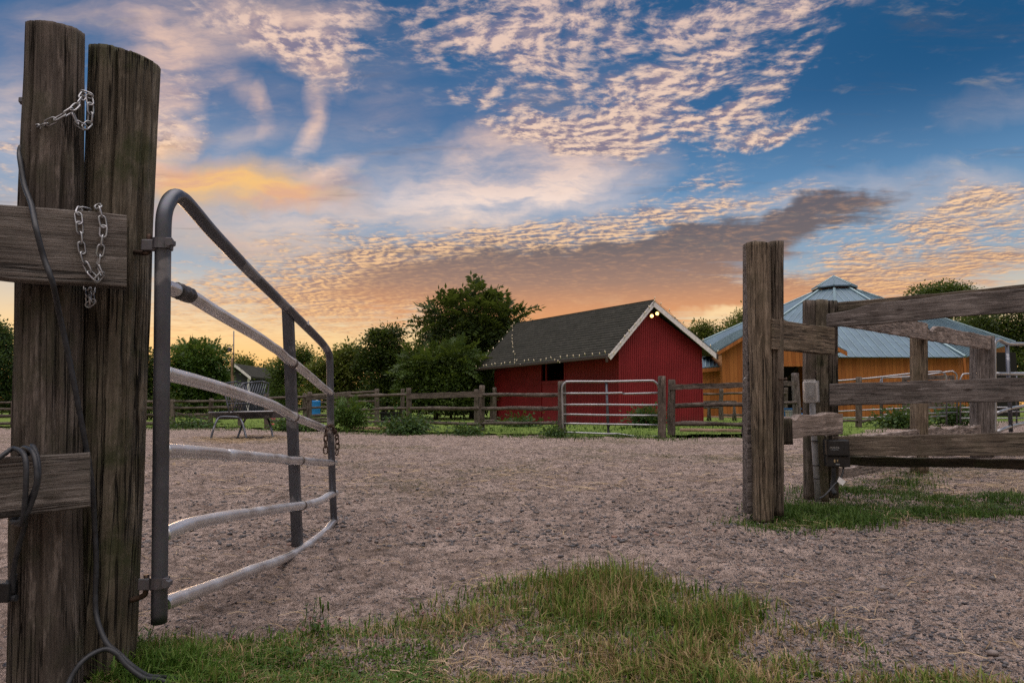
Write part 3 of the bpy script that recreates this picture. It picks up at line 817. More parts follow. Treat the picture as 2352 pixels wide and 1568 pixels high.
chain('zinc chain slung round the taller left post near its top',
      [on_post(58, 322, 124, .082), on_post(68, 303, 124, .082), on_post(95, 290, 124, .082), on_post(125, 276, 124, .082), on_post(150, 262, 124, .082), on_post(172, 247, 124, .082), on_post(186, 228, 124, .082, off=.02),
       at(198, 212, 1.985), at(206, 225, 1.98), at(208, 255, 1.98), at(205, 284, 1.98), at(186, 295, 1.955), at(176, 280, 1.945), at(168, 262, 1.935)], lk, .029)
def bd(px, py): return at(px, py, 1.70 + (px + 260) / 551 * .265 - .008)
chain('zinc chain hanging in a loop over the upper left board',
      [at(205, 484, 1.95), at(179, 480, 1.915), bd(181, 500), bd(184, 540), bd(189, 580), bd(198, 612), bd(212, 634), bd(226, 644), bd(236, 640), bd(230, 622), bd(224, 606), bd(230, 580), bd(235, 550), bd(238, 520), bd(233, 495), bd(228, 478), at(222, 470, 1.95)], lk, .029)
chain('short end of zinc chain dangling under the upper left board', [at(198, 652, 1.975), at(200, 676, 1.955), at(203, 700, 1.955), at(212, 700, 1.955), at(212, 676, 1.965), at(214, 660, 1.985)], lk_s, .025)

# ------------------------------------------------------------------ the open pipe gate on the left
GH, GE = at(370, 930, 2.05), at(764, 930, 4.45)
gdir = Vector((GE.x - GH.x, GE.y - GH.y, 0)).normalized()
gn = Vector((-gdir.y, gdir.x, 0))
def gp(px, py, off=0.0):
    d = ray(px, py); o = Vector((0, 0, EYE))
    s = (GH + gn * off - o).dot(gn) / d.dot(gn)
    return o + d * s
def pipe_gate():
    t = thing('pipe_gate', 'open galvanised pipe gate with bent rails, hinged on the thick left post', 'gate', (GH.x, GH.y, 0))
    rp = .0228
    fr = [(365.5, 1429), (367, 1300), (369, 1100), (371, 900), (373, 700), (374.5, 560), (376, 505), (381, 478), (391, 458), (404, 450), (417, 455), (430, 466), (452, 491), (486, 531), (532, 580), (580, 630), (625, 674), (658, 706), (697, 744), (727, 774), (741, 789), (751, 803), (756, 816), (757.5, 832), (758.5, 898), (759.5, 985), (763, 1100), (767, 1193), (768, 1209)]
    pts = [gp(*p) for p in fr]
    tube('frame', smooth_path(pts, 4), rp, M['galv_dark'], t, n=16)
    rails = [[(376, 656), (392, 662), (408, 668), (439, 680), (490, 712), (540, 742), (590, 772), (622, 794), (640, 806), (658, 823), (676, 835), (712, 864), (740, 888), (760, 903)],
             [(376, 854), (392, 860), (440, 872), (505, 890), (518, 895), (530, 898), (580, 914), (630, 932), (673, 956), (720, 974), (762, 991)],
             [(376, 1035), (390, 1035), (440, 1037), (508, 1042), (519, 1047), (532, 1044), (600, 1050), (650, 1053.5), (660, 1057), (691, 1058), (730, 1061), (768, 1063)],
             [(376, 1228), (388, 1222), (430, 1205), (482, 1193), (530, 1184), (580, 1177), (650, 1166), (673, 1163), (700, 1159), (728, 1152), (740, 1147), (754, 1138), (771, 1132)],
             [(376, 1388), (385, 1382), (430, 1366), (482, 1347), (530, 1329), (580, 1308), (620, 1295), (632, 1290), (660, 1279), (690, 1263), (715, 1245), (735, 1230), (750, 1217), (760, 1204), (772, 1192)]]
    for r in rails:
        tube('rail', smooth_path([gp(*p) for p in r], 5), rp * .97, M['galv'], t, n=16)
    # flat steel brace behind the rails, with a strap round each rail
    b0, b1 = gp(683, 1252, .034), gp(661, 707, .034)
    mt = frame(b0, b1, gdir)
    L = (b1 - b0).length
    V_, F_ = merge([box_vf(mt, 0, L, -.026, .026, -.022, .022, .002)])
    # the channel: turn its wide face across the gate
    obj('brace', V_, F_, M['galv_dark'], t, mt)
    for q in ((673, 834), (676, 957), (689, 1057), (694, 1160)):
        c = gp(*q); ax = gdir
        tube('strap', [c - ax * .006, c + ax * .006], rp * 1.16, M['galv_end'], t, n=16)
    # hinge clamps
    for y, yb, nm in ((561, 561, 0), (1335, 1358, 1)):
        c = gp(374 if y < 900 else 366.5, y)
        V_, F_ = merge([tube_vf([c + Vector((0, 0, -.016)), c + Vector((0, 0, .016))], rp * 1.28, 16)])
        cl = obj('hinge_clamp', V_, F_, M['bolt'], t)
        V_, F_ = box_vf(Matrix.Translation(c), -.058, -.012, -.016, .004, -.022, .012, .003)
        obj('hinge_eye', V_, F_, M['bolt'], cl)
        V_, F_ = merge([box_vf(Matrix.Translation(c), .016, .036, -.022, -.012, -.016, .016, .002), tube_vf([c + Vector((.032, -.03, 0)), c + Vector((.032, -.006, 0))], .012, 6)])
        obj('bolt', V_, F_, M['bolt'], cl)
        e = c + Vector((-.045, 0, -.02 if nm else .01))
        pin = [c + Vector((-.04, 0, .02)), c + Vector((-.04, 0, -.03)), c + Vector((-.055, .005, -.045)), at(300, yb + (20 if nm else 6), 2.10)] if nm else [c + Vector((-.042, 0, .03)), c + Vector((-.042, 0, -.02)), c + Vector((-.06, .005, -.026)), at(300, yb + 16, 2.12)]
        tube('hinge_pin', smooth_path(pin, 4), .008, M['chain_rust'], cl, n=10)
    # torn tape round the second rail
    a, b = gp(404, 666), gp(437, 679)
    ws = W(4, 60)
    tube('tape_wrap', [a.lerp(b, k / 14) for k in range(15)], [rp * (1.12 + .05 * ws(k * .02)) for k in range(15)], M['tape'], t, n=20, shape=lambda i, an: 1 + .04 * math.sin(an * 5 + i * 1.3))
    c = gp(700, 742.5); mt = frame(gp(697, 740), gp(705, 748))
    V_, F_ = box_vf(mt, 0, .028, -.0242, -.0225, -.010, .012); obj('sticker', V_, F_, M['white_plastic'], t, mt)
pipe_gate()
chain('dark rusty chain wrapped on the far upright of the open gate', [gp(748, 1040, -.03), gp(748, 1015, -.03), gp(749, 990, -.032), gp(757, 976, -.036), gp(767, 986, -.034), gp(774, 1004, -.03), gp(775, 1030, -.03), gp(773, 1045, -.028)], lk_d, .036)

# ------------------------------------------------------------------ gate post on the right
def right_post():
    t = thing('gate_post', 'tall weathered gate post of round pole, plank and squared timber standing alone in the gravel', 'post', gnd(1753, 1190))
    D0 = 4.82
    sp = [(4.6, .10, .012, -.1, .45), (5.2, .09, .010, .3, 1.2), (4.2, .08, .008, .2, .9)]
    pole('round_pole', t, at(1753, 1196, D0), at(1742, 560, D0), .066, .082, M['post_warm'], n=90, k=80, rough=.04, splits=sp, cut=(.06, -.05), fine_d=.006, fr1=7)
    pboard('plank', t, 1717, 556, 1182, D0 + .03, 1737, 552, 1182, D0 + .031, .10, M['board_grey'], wob=.003)
    sp = [(4.3, .12, .014, -.1, 1.2)]
    pole('squared_timber', t, at(1784, 1182, D0 + .05), at(1781, 556, D0 + .05), .042, .050, M['board_brown'], n=60, k=50, rough=.04, fine_d=.005, fr1=6, splits=sp, cut=(-.05, -.05), flat=.8)
    pole('brace_timber', t, at(1806, 1020, D0 + .09), at(1803, 962, D0 + .09), .040, .042, M['timber_dark'], n=32, k=6, rough=.03, flat=.9)
    c = at(1789, 870, D0 + .0); V_, F_ = merge([tube_vf([c, c + Vector((.045, -.01, 0))], .006, 8), tube_vf([c + Vector((.043, -.01, 0)), c + Vector((.052, -.012, 0))], .011, 8)])
    obj('bolt', V_, F_, M['chain_rust'], t)
    c = at(1716, 872, D0 + .02); pts = [c + Vector((.01 * math.cos(a) - .012, 0, .014 * math.sin(a))) for a in np.linspace(0, 5.2, 12)]
    tube('eye_hook', pts, .004, M['chain'], t, n=8)
right_post()

# ------------------------------------------------------------------ board fence on the right (near run)
def right_fence():
    t = thing('board_fence', 'horse fence of wide boards with a dark bottom rail, carrying the power boxes', 'fence', gnd(1890, 1140))
    Y = 5.52
    for x0, x1, top, bot, m, dy in ((1848, 1873, 691, 1146, 'post_dark', .02), (1872, 1900, 690, 1150, 'post_moss', 0), (1899, 1923, 692, 1142, 'post_dark', .03)):
        xc, r = (x0 + x1) / 2, (x1 - x0) / 2 / F * Y
        pole('post', t, at(xc, bot, Y + dy + r), at(xc - 2, top, Y + dy + r), r, r, M[m], n=40, k=36, rough=.03, flat=.9)
    # far upright of this run, outside the frame on the right
    p = at(2560, 1150, 4.9); pole('post', t, (p.x, p.y + .12, -.1), (p.x, p.y + .12, 1.75), .07, .07, M['post_moss'], n=32, k=20, flat=.9)
    chew = lambda u: .012 + max(0, .055 * (1 - u / .16)) + .006 * math.sin(u * 24) * max(0, 1 - u / .5) + (.010 if u < .27 else 0)
    f = 5.42
    pboard('board', t, 1901, 700, 752, f, 2620, 634, 694, 4.95, .04, M['board_grey'], wob=.006, nx=90, chew=chew)
    pboard('cap_board', t, 1926, 695, 745, f + .10, 2620, 626, 690, 5.05, .045, M['board_brown'], wob=.005, nx=60)
    pboard('board', t, 1906, 881, 931, f, 2620, 858, 917, 4.75, .045, M['board_grey'], wob=.003, nx=60)
    pboard('board', t, 1912, 1003, 1046, f + .01, 2620, 986, 1049, 4.75, .045, M['board_brown'], wob=.003, nx=60)
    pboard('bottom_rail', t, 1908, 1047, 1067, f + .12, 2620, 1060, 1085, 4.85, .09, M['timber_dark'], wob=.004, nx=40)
    # thick short boards tying this fence to the gate post
    pboard('short_board', t, 1774, 733, 801, 4.76, 1917, 752, 814, 5.36, .075, M['post_warm'], wob=.003)
    ch2 = lambda u: max(0, .03 * math.sin((u - .13) * 22)) * (1 if .10 < u < .27 else 0) + .008 * (1 + math.sin(u * 14))
    pboard('short_board', t, 1797, 957, 1013, 4.93, 1937, 947, 996, 5.33, .065, M['board_pale'], wob=.007, nx=40, chew=ch2)
    for px, py in ((1897, 1001), (1893, 1056)):
        c = at(px, py, Y - .004); V_, F_ = tube_vf([c, c + Vector((0, -.006, 0))], .007, 10); obj('screw_head', V_, F_, M['chain'], t)
right_fence()

def corral():
    t = thing('board_fence', 'corral fence run of pale chewed boards going back to the galvanised gate on the right', 'fence', at(2112, 1085, 8.05))
    pole('post', t, at(2112, 1086, 8.1), at(2110, 745, 8.1), .080, .078, M['post_warm'], n=32, k=24, rough=.03, flat=.9)
    pole('post', t, at(2250, 1052, 10.3), at(2249, 775, 10.3), .105, .10, M['board_grey'], n=32, k=24, rough=.03, flat=.9)
    pole('post', t, at(2271, 1050, 10.35), at(2272, 772, 10.35), .06, .06, M['board_grey'], n=24, k=20, rough=.03, flat=.9)
    notch = lambda u: .085 * max(0, 1 - abs(u - .07) / .07) if u < .14 else 0
    pboard('board', t, 1934, 696, 747, 5.85, 2128, 741, 780, 8.0, .05, M['board_pale'], wob=.006, nx=40)
    pboard('board', t, 2128, 744, 780, 8.0, 2275, 772, 803, 10.2, .05, M['board_pale'], wob=.006, nx=50, chew=notch)
    pboard('board', t, 1990, 1001, 1025, 6.2, 2108, 986, 1010, 8.0, .05, M['board_pale'], wob=.005, nx=30)
    pboard('board', t, 2108, 986, 1010, 8.0, 2252, 978, 1001, 10.2, .05, M['board_pale'], wob=.008, nx=30)
    pboard('board', t, 1940, 1074, 1098, 5.8, 2106, 1046, 1068, 8.0, .05, M['board_pale'], wob=.005, nx=30)
corral()

def galv_gate():
    H0, H1 = at(2287, 930, 10.45), at(2480, 930, 14.5)
    d = Vector((H1.x - H0.x, H1.y - H0.y, 0)).normalized(); nn = Vector((-d.y, d.x, 0))
    def q(px, py):
        v = ray(px, py); o = Vector((0, 0, EYE)); return o + v * ((H0 - o).dot(nn) / v.dot(nn))
    t = thing('pipe_gate', 'galvanised pipe gate at the right edge, on the far corral post', 'gate', (H0.x, H0.y, 0))
    tube('frame', smooth_path([q(*p) for p in ((2285, 1006), (2284, 900), (2283, 800), (2286, 784), (2295, 780), (2305, 786), (2320, 790), (2360, 790), (2470, 797), (2478, 806), (2478, 900), (2476, 970))], 4), .030, M['galv_far'], t, n=12)
    for r in ([(2288, 858), (2352, 859), (2478, 860)], [(2288, 949), (2352, 932), (2478, 925)], [(2290, 991), (2352, 972), (2478, 958)]):
        tube('rail', smooth_path([q(*p) for p in r], 4), .026, M['galv_far'], t, n=12)
    tube('brace', [q(2322, 992), q(2313, 790)], .03, M['galv_dark'], t, n=6)
galv_gate()

# ------------------------------------------------------------------ power boxes on the right fence post
def outlet_box():
    c = at(1861, 899, 5.40)
    mt = Matrix.Translation(c) @ Matrix.Rotation(R(-14), 4, 'Z')
    t = thing('outlet_box', 'grey weatherproof outlet box with clear bubble cover on the triple post', 'outlet box', c)
    V_, F_ = merge([box_vf(mt, -.035, .07, .02, .045, -.085, .085, .006), box_vf(mt, .05, .066, -.006, .02, -.085, .085, .003)]); obj('back_box', V_, F_, M['grey_plastic'], t, mt)
    V_, F_ = merge([box_vf(mt, -.03, .03, .004, .02, -.05, .05, .003), box_vf(mt, -.012, .012, -.014, .004, -.035, .0, .003)]); obj('outlet', V_, F_, M['grey_crate'], t, mt)
    V_, F_ = box_vf(mt, -.055, .045, -.065, .018, -.088, .082, .016); cv = obj('clear_cover', V_, F_, M['clear'], t, mt, True)
    V_, F_ = merge([box_vf(mt, -.045, .035, -.055, .012, .081, .094, .006), tube_vf([mt @ Vector((.046, -.03, -.07)), mt @ Vector((.046, -.03, .07))], .006, 8)]); obj('hinge', V_, F_, M['clear'], cv, mt)
outlet_box()
def conduit():
    t = thing('conduit_pipe', 'grey conduit pipe tied up the post below the outlet box', 'conduit', on_ground(1876, 1140))
    pts = [at(1866, 925, 5.42), at(1867, 960, 5.44), at(1872, 1040, 5.43), at(1879, 1150, 5.42)]
    tube('pipe', pts, .023, M['grey_plastic'], t, n=14)
    for y in (955, 1012, 1068, 1098, 1133):
        k = min(1, max(0, (y - 925) / 225)); x = 1866 + 13 * k
        a = at(x, y, 5.425); tube('cable_tie', [a + Vector((0, 0, -.004)), a + Vector((0, 0, .004))], .0255, M['black_plastic'], t, n=14)
conduit()
def text_mesh(name, body, size, mw, mat, parent):
    cu = bpy.data.curves.new('lettering', 'FONT'); cu.body = body; cu.size = size; cu.align_x = 'CENTER'; cu.align_y = 'CENTER'; cu.extrude = .0004
    o = bpy.data.objects.new('lettering', cu); col0.objects.link(o)
    dg = bpy.context.evaluated_depsgraph_get(); me = bpy.data.meshes.new_from_object(o.evaluated_get(dg))
    bpy.data.objects.remove(o); me.materials.clear(); me.materials.append(mat)
    return link(bpy.data.objects.new(name, me), parent, mw)
def transformer():
    c = at(1924, 1041, 5.30)
    mt = Matrix.Translation(c) @ Matrix.Rotation(R(-9), 4, 'Z')
    t = thing('transformer_box', 'black plastic power supply box with pale lettering on the right fence', 'transformer', c)
    V_, F_ = merge([box_vf(mt, -.088, .082, -.03, .075, -.02, .105, .010), box_vf(mt, -.082, .086, -.012, .075, -.102, -.018, .006)])
    bx = obj('housing', V_, F_, M['black_plastic'], t, mt, False)
    rot = Matrix.Rotation(R(90), 4, 'X')
    text_mesh('lettering', 'COASTAL', .0165, mt @ Matrix.Translation((-.030, -.0310, .046)) @ rot, M['ink'], bx)
    text_mesh('lettering', 'SOURCE', .0155, mt @ Matrix.Translation((-.030, -.0310, .030)) @ rot, M['grey_crate'], bx)
    V_, F_ = merge([box_vf(mt, -.034, -.022, -.015, -.012, -.068, -.046, .001), box_vf(mt, -.012, -.002, -.0145, -.012, -.062, -.046, .001)]); obj('switch', V_, F_, M['hay'], bx, mt)
    V_, F_ = merge([box_vf(mt, -.022, .008, -.0145, -.012, -.086, -.078, .0005)]); obj('marking', V_, F_, M['grey_crate'], bx, mt)
    V_, F_ = tube_vf(smooth_path([mt @ Vector(p) for p in ((-.03, .02, -.10), (-.028, .02, -.14), (-.03, .03, -.2), (-.04, .03, -.26), (-.03, .0, -.31))], 4), .018, 10); obj('cord_gland', V_, F_, M['rubber'], t, None, True)
transformer()
tag(tube('power_cord', smooth_path([at(1937, 1072, 5.31), at(1936, 1085, 5.29), at(1929, 1100, 5.28), at(1917, 1112, 5.27), at(1905, 1126, 5.24), at(1893, 1138, 5.2), at(1882, 1144, 5.16)], 6), .007, M['rubber'], n=8), 'thin black power cord hanging from the black power supply box', 'cord')
def cord_tag():
    c = at(1931, 1104, 5.265); mt = Matrix.Translation(c) @ Matrix.Rotation(R(38), 4, 'Y') @ Matrix.Rotation(R(-10), 4, 'Z')
    t = thing('cord_tag', 'small white paper tag on the power cord', 'tag', c)
    V_, F_ = box_vf(mt, -.026, .030, -.001, .001, -.02, .02); obj('paper', V_, F_, M['white_plastic'], t, mt)
    V_, F_ = tube_vf([mt @ Vector((-.03, 0, .02)), mt @ Vector((-.024, -.003, -.02))], .004, 6); obj('tie', V_, F_, M['black_plastic'], t)
cord_tag()

# ------------------------------------------------------------------ split rail fences across the yard
def up(px, y, base_y=None, Y=None):
    if Y is None: Y = gnd(px, base_y).y
    return at(px, y, Y)
def rail_fence(label, posts, rails, mat='rail_fence', pr=.075, lean=0):
    """posts: (px, base y, top y[, radius]); rails: (post a, post b, y at a, y at b, radius[, flat board?])"""
    b0 = gnd(posts[0][0], posts[0][1])
    t = thing('rail_fence', label, 'fence', b0)
    P = []
    for q in posts:
        px, by, ty = q[:3]; r = q[3] if len(q) > 3 else pr
        g0 = gnd(px, by); top = at(px + random.uniform(-2, 2), ty, g0.y)
        P.append(g0)
        if r: pole('post', t, (g0.x, g0.y, -.1), top, r * 1.05, r * .92, M['rail_far'], n=14, k=12, rough=.10, flat=.5)
    for q in rails:
        a, b, ya, yb, r = q[:5]
        A, B = at(posts[a][0], ya, P[a].y), at(posts[b][0], yb, P[b].y)
        d = (B - A).normalized(); A2, B2 = A - d * .06, B + d * .06
        if len(q) > 5:
            hz = Vector((0, 0, q[5])); off = Vector((0, -pr - .03, 0))
            board('rail', t, A2 - hz + off, A2 + hz + off, B2 - hz + off, B2 + hz + off, .045, M['rail_far'], wob=.010, nx=16)
        else:
            m = (A2 + B2) / 2 - Vector((0, 0, random.uniform(0, .035)))
            pole('rail', t, A2, B2, r, r * random.uniform(.8, 1.05), M['rail_far'], n=9, k=16, rough=.22, bow=random.uniform(-.02, .02))
    return t
rail_fence('three rail split fence from the hay feeder to the steel gate',
    [(613, 986, 905, .08), (710, 986, 900, .08), (800, 984, 899, .08), (940, 988, 891, .085), (1106, 992, 885, .09), (1291, 1003, 876, .105)],
    [(0, 1, 914, 911, .045), (0, 1, 944, 938, .05), (0, 1, 966, 968, .045),
     (1, 2, 914, 909, .06, .07), (1, 2, 936, 934, .045), (1, 2, 955, 952, .05), (1, 2, 968, 966, .045),
     (2, 3, 910, 906, .055), (2, 3, 943, 936, .05), (2, 3, 969, 967, .045),
     (3, 4, 910, 905, .06, .085), (3, 4, 938, 938, .06), (3, 4, 967, 975, .055),
     (4, 5, 906, 907, .052), (4, 5, 938, 937, .055), (4, 5, 972, 971, .05)])
rail_fence('second split rail fence line just behind the shrub and the black trough',
    [(700, 978, 903, .07), (866, 979, 893, .09), (925, 977, 893, .08)],
    [(0, 1, 909, 899, .06), (0, 1, 925, 921, .05), (0, 1, 953, 950, .05), (0, 1, 962, 958, .045), (1, 2, 936, 936, .04)])
rail_fence('short weathered fence end beside the corner of the red barn',
    [(1095, 979, 894, .09), (1136, 976, 890, .08)], [(0, 1, 968, 966, .06)])
rail_fence('small pale rail pen far behind the three rail fence',
    [(886, 951, 915, .08), (963, 958, 911, .08), (1003, 956, 913, .07), (1036, 961, 912, .09), (1130, 966, 906, .12)],
    [(0, 1, 924, 917, .06), (1, 3, 916, 916, .06), (0, 1, 940, 938, .05), (1, 3, 949, 951, .05)])
rail_fence('long low rail fence at the left behind the hay feeder',
    [(-330, 981, 926, .075), (-130, 980, 924, .075), (30, 980, 922, .075), (180, 979, 920, .075), (398, 979, 917, .08), (484, 978, 915, .085), (552, 980, 912, .08)],
    [(i, i + 1, 926 - i * 1.0, 925 - i * 1.0, .05) for i in range(6)] + [(i, i + 1, 941 - i, 940 - i, .06) for i in range(6)] + [(i, i + 1, 956 - i * .8, 955 - i * .8, .055) for i in range(5)] + [(i, i + 1, 973, 972, .06) for i in range(5)]
    + [(4, 5, 948, 964, .045)])
rail_fence('grey board and rail fence run between the steel gate and the tall gate post',
    [(1541, 1002, 872, .095), (1712, 1000, 868, .09), (1829, 987, 872, 0), (1972, 983, 866, .10), (2078, 972, 862, .10), (2186, 968, 862, .09)],
    [(0, 1, 889, 884, .06, .07), (0, 1, 931, 928, .065), (0, 1, 974, 973, .065),
     (1, 2, 884, 880, .06, .07), (1, 2, 928, 924, .06), (2, 3, 964, 966, .05), (3, 4, 969, 948, .06), (4, 5, 868, 866, .06, .10), (4, 5, 932, 930, .06, .12)])
def plank_post():
    t = thing('plank_post', 'single leaning grey plank post standing behind the tall gate post', 'post', gnd(1831, 987))
    Y = gnd(1831, 987).y; pole('plank', t, at(1832, 990, Y), at(1826, 857, Y), .125, .10, M['board_grey'], n=20, k=16, rough=.06, flat=.8)
plank_post()
rail_fence('thin rail fence in front of the orange round barn, behind the near board run',
    [(1580, 965, 893, .08), (1657, 966, 893, .11), (1760, 964, 890, .1), (1805, 962, 890, .1)],
    [(0, 1, 905, 905, .06), (1, 2, 904, 902, .06), (0, 1, 936, 936, .05), (1, 3, 953, 953, .06), (2, 3, 903, 903, .06)])
def steel_gate():
    A, B = gnd(1291, 1003), gnd(1519, 1003.5); A.y -= .1; B.y -= .05
    def q(px, py):
        u = (px - 1291) / 228; return at(px, py, A.y + (B.y - A.y) * u)
    t = thing('pipe_gate', 'closed six rail steel gate in front of the red barn', 'gate', A)
    tube('frame', smooth_path([q(*p) for p in ((1293, 996), (1292, 940), (1291, 900), (1292, 886), (1299, 878), (1310, 876), (1400, 876), (1490, 874), (1503, 876), (1511, 884), (1514, 900), (1514, 950), (1514, 1001))], 3), .028, M['galv_far'], t, n=10)
    for r in ([(1292, 903), (1390, 903), (1428, 902), (1437, 904), (1512, 902)], [(1293, 929), (1390, 929), (1505, 930), (1514, 928)], [(1293, 951), (1400, 953), (1514, 954)], [(1293, 972), (1400, 974), (1514, 976)], [(1294, 992), (1395, 996), (1420, 996), (1460, 1002), (1514, 1002)]):
        tube('rail', smooth_path([q(*p) for p in r], 3), .024, M['galv_far'], t, n=10)
    tube('brace', [q(1398, 998) + Vector((0, .035, 0)), q(1393, 877) + Vector((0, .035, 0))], .036, M['galv_dark'], t, n=6)
    p = gnd(1520, 1005)
    g = thing('gate_post', 'square wooden post at the latch end of the steel gate', 'post', p)
    pole('post', g, (p.x, p.y, -.1), at(1520, 864, p.y), .095, .09, M['rail_far'], n=16, k=14, rough=.06, flat=.9)
steel_gate()
def pen_gate():
    Y = gnd(1090, 961).y
    t = thing('pipe_gate', 'small galvanised pen gate far behind the fence, left of the red barn', 'gate', gnd(1052, 961))
    tube('frame', [at(*p, Y) for p in ((1045, 961), (1045, 914), (1119, 910), (1119, 958), (1045, 961))], .03, M['galv_far'], t, n=6)
    for y0, y1 in ((923, 919), (932, 928), (943, 940), (953, 949)): tube('rail', [at(1045, y0, Y), at(1119, y1, Y)], .026, M['galv_far'], t, n=6)
    tube('brace', [at(1082, 960, Y), at(1082, 911, Y)], .05, M['galv_dark'], t, n=6)
pen_gate()
# pipe corral panels on the right
def panel(label, pts_top, pts_low, legs, Y, r=.03):
    t = thing('corral_fence', label, 'corral panel', gnd(pts_top[0][0], 985))
    tube('top_rail', smooth_path([at(x, y, Y) for x, y in pts_top], 4), r, M['galv_far'], t, n=8)
    for l in pts_low: tube('rail', [at(x, y, Y) for x, y in l], r * .85, M['galv_far'], t, n=8)
    for x, y0, y1 in legs: tube('leg', [at(x, y0, Y), at(x, y1, Y)], r * .9, M['galv_dark'], t, n=8)
panel('long galvanised corral panel in front of the round barn with a curved end', [(1915, 875), (2000, 868), (2080, 859), (2150, 853), (2165, 855), (2172, 862), (2174, 872)], [[(1915, 945), (2060, 938), (2170, 936)], [(1915, 960), (2100, 957), (2174, 955)]], [(2026, 866, 975), (2174, 872, 975)], 24)
panel('galvanised corral panel with a low curved end, behind the longer one', [(2022, 876), (2025, 870), (2032, 867), (2100, 864), (2180, 853), (2190, 854), (2197, 860), (2198, 872)], [[(2025, 941), (2198, 935)], [(2025, 952), (2198, 947)]], [(2022, 876, 972), (2198, 870, 972)], 25.5)
panel('short galvanised corral panel beside the right corral post', [(2205, 874), (2210, 862), (2220, 858), (2280, 857), (2420, 855)], [[(2205, 936), (2420, 934)], [(2205, 946), (2420, 944)], [(2205, 960), (2420, 960)]], [(2206, 872, 972), (2240, 858, 972), (2335, 856, 972), (2420, 856, 972)], 25)

# ------------------------------------------------------------------ hay feeder
def feeder():
    c = gnd(556, 1007)
    t = thing('hay_feeder', 'metal hay feeder with a V shaped bar rack over a trough on four legs', 'feeder', c)
    Y0, Y1 = 15.9, 16.9
    e = lambda x, y, Y: at(x, y, Y)
    # trough: near long edge and far long edge
    TL, TR = e(479, 947, 16.2), e(630, 944, 16.2)
    fl, fr = TL + Vector((.25, 1.0, 0)), TR + Vector((.10, 1.0, 0))
    dn = Vector((0, 0, -.17)); ins = Vector((.12, .18, 0)); ins2 = Vector((-.12, .18, 0))
    V_ = [TL, TR, fr, fl, TL + dn + Vector((.14, .18, 0)), TR + dn + Vector((-.14, .18, 0)), fr + dn + Vector((-.14, -.18, 0)), fl + dn + Vector((.14, -.18, 0))]
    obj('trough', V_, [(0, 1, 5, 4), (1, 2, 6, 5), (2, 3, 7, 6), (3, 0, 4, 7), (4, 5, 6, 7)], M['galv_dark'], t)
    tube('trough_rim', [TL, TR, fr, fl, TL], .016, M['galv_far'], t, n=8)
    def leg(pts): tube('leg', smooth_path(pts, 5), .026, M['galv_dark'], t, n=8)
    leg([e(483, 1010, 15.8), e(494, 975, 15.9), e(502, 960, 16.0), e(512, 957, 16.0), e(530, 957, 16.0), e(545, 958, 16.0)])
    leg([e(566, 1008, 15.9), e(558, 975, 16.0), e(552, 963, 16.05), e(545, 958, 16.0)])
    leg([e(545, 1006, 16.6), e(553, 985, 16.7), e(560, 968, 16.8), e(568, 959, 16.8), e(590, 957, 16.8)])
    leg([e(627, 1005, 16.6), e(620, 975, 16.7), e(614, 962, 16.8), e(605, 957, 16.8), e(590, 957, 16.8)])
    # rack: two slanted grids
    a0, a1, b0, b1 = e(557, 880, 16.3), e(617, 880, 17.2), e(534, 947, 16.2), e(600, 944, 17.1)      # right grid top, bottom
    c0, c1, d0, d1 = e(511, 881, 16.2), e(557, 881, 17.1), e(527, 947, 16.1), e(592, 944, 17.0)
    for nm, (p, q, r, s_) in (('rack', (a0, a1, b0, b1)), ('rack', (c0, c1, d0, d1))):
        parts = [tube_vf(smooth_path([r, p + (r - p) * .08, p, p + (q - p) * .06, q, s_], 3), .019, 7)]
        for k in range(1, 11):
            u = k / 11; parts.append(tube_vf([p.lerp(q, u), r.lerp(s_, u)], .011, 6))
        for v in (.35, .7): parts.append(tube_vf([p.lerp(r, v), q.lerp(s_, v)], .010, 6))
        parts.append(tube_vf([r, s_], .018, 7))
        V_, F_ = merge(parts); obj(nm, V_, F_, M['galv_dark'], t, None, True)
feeder()

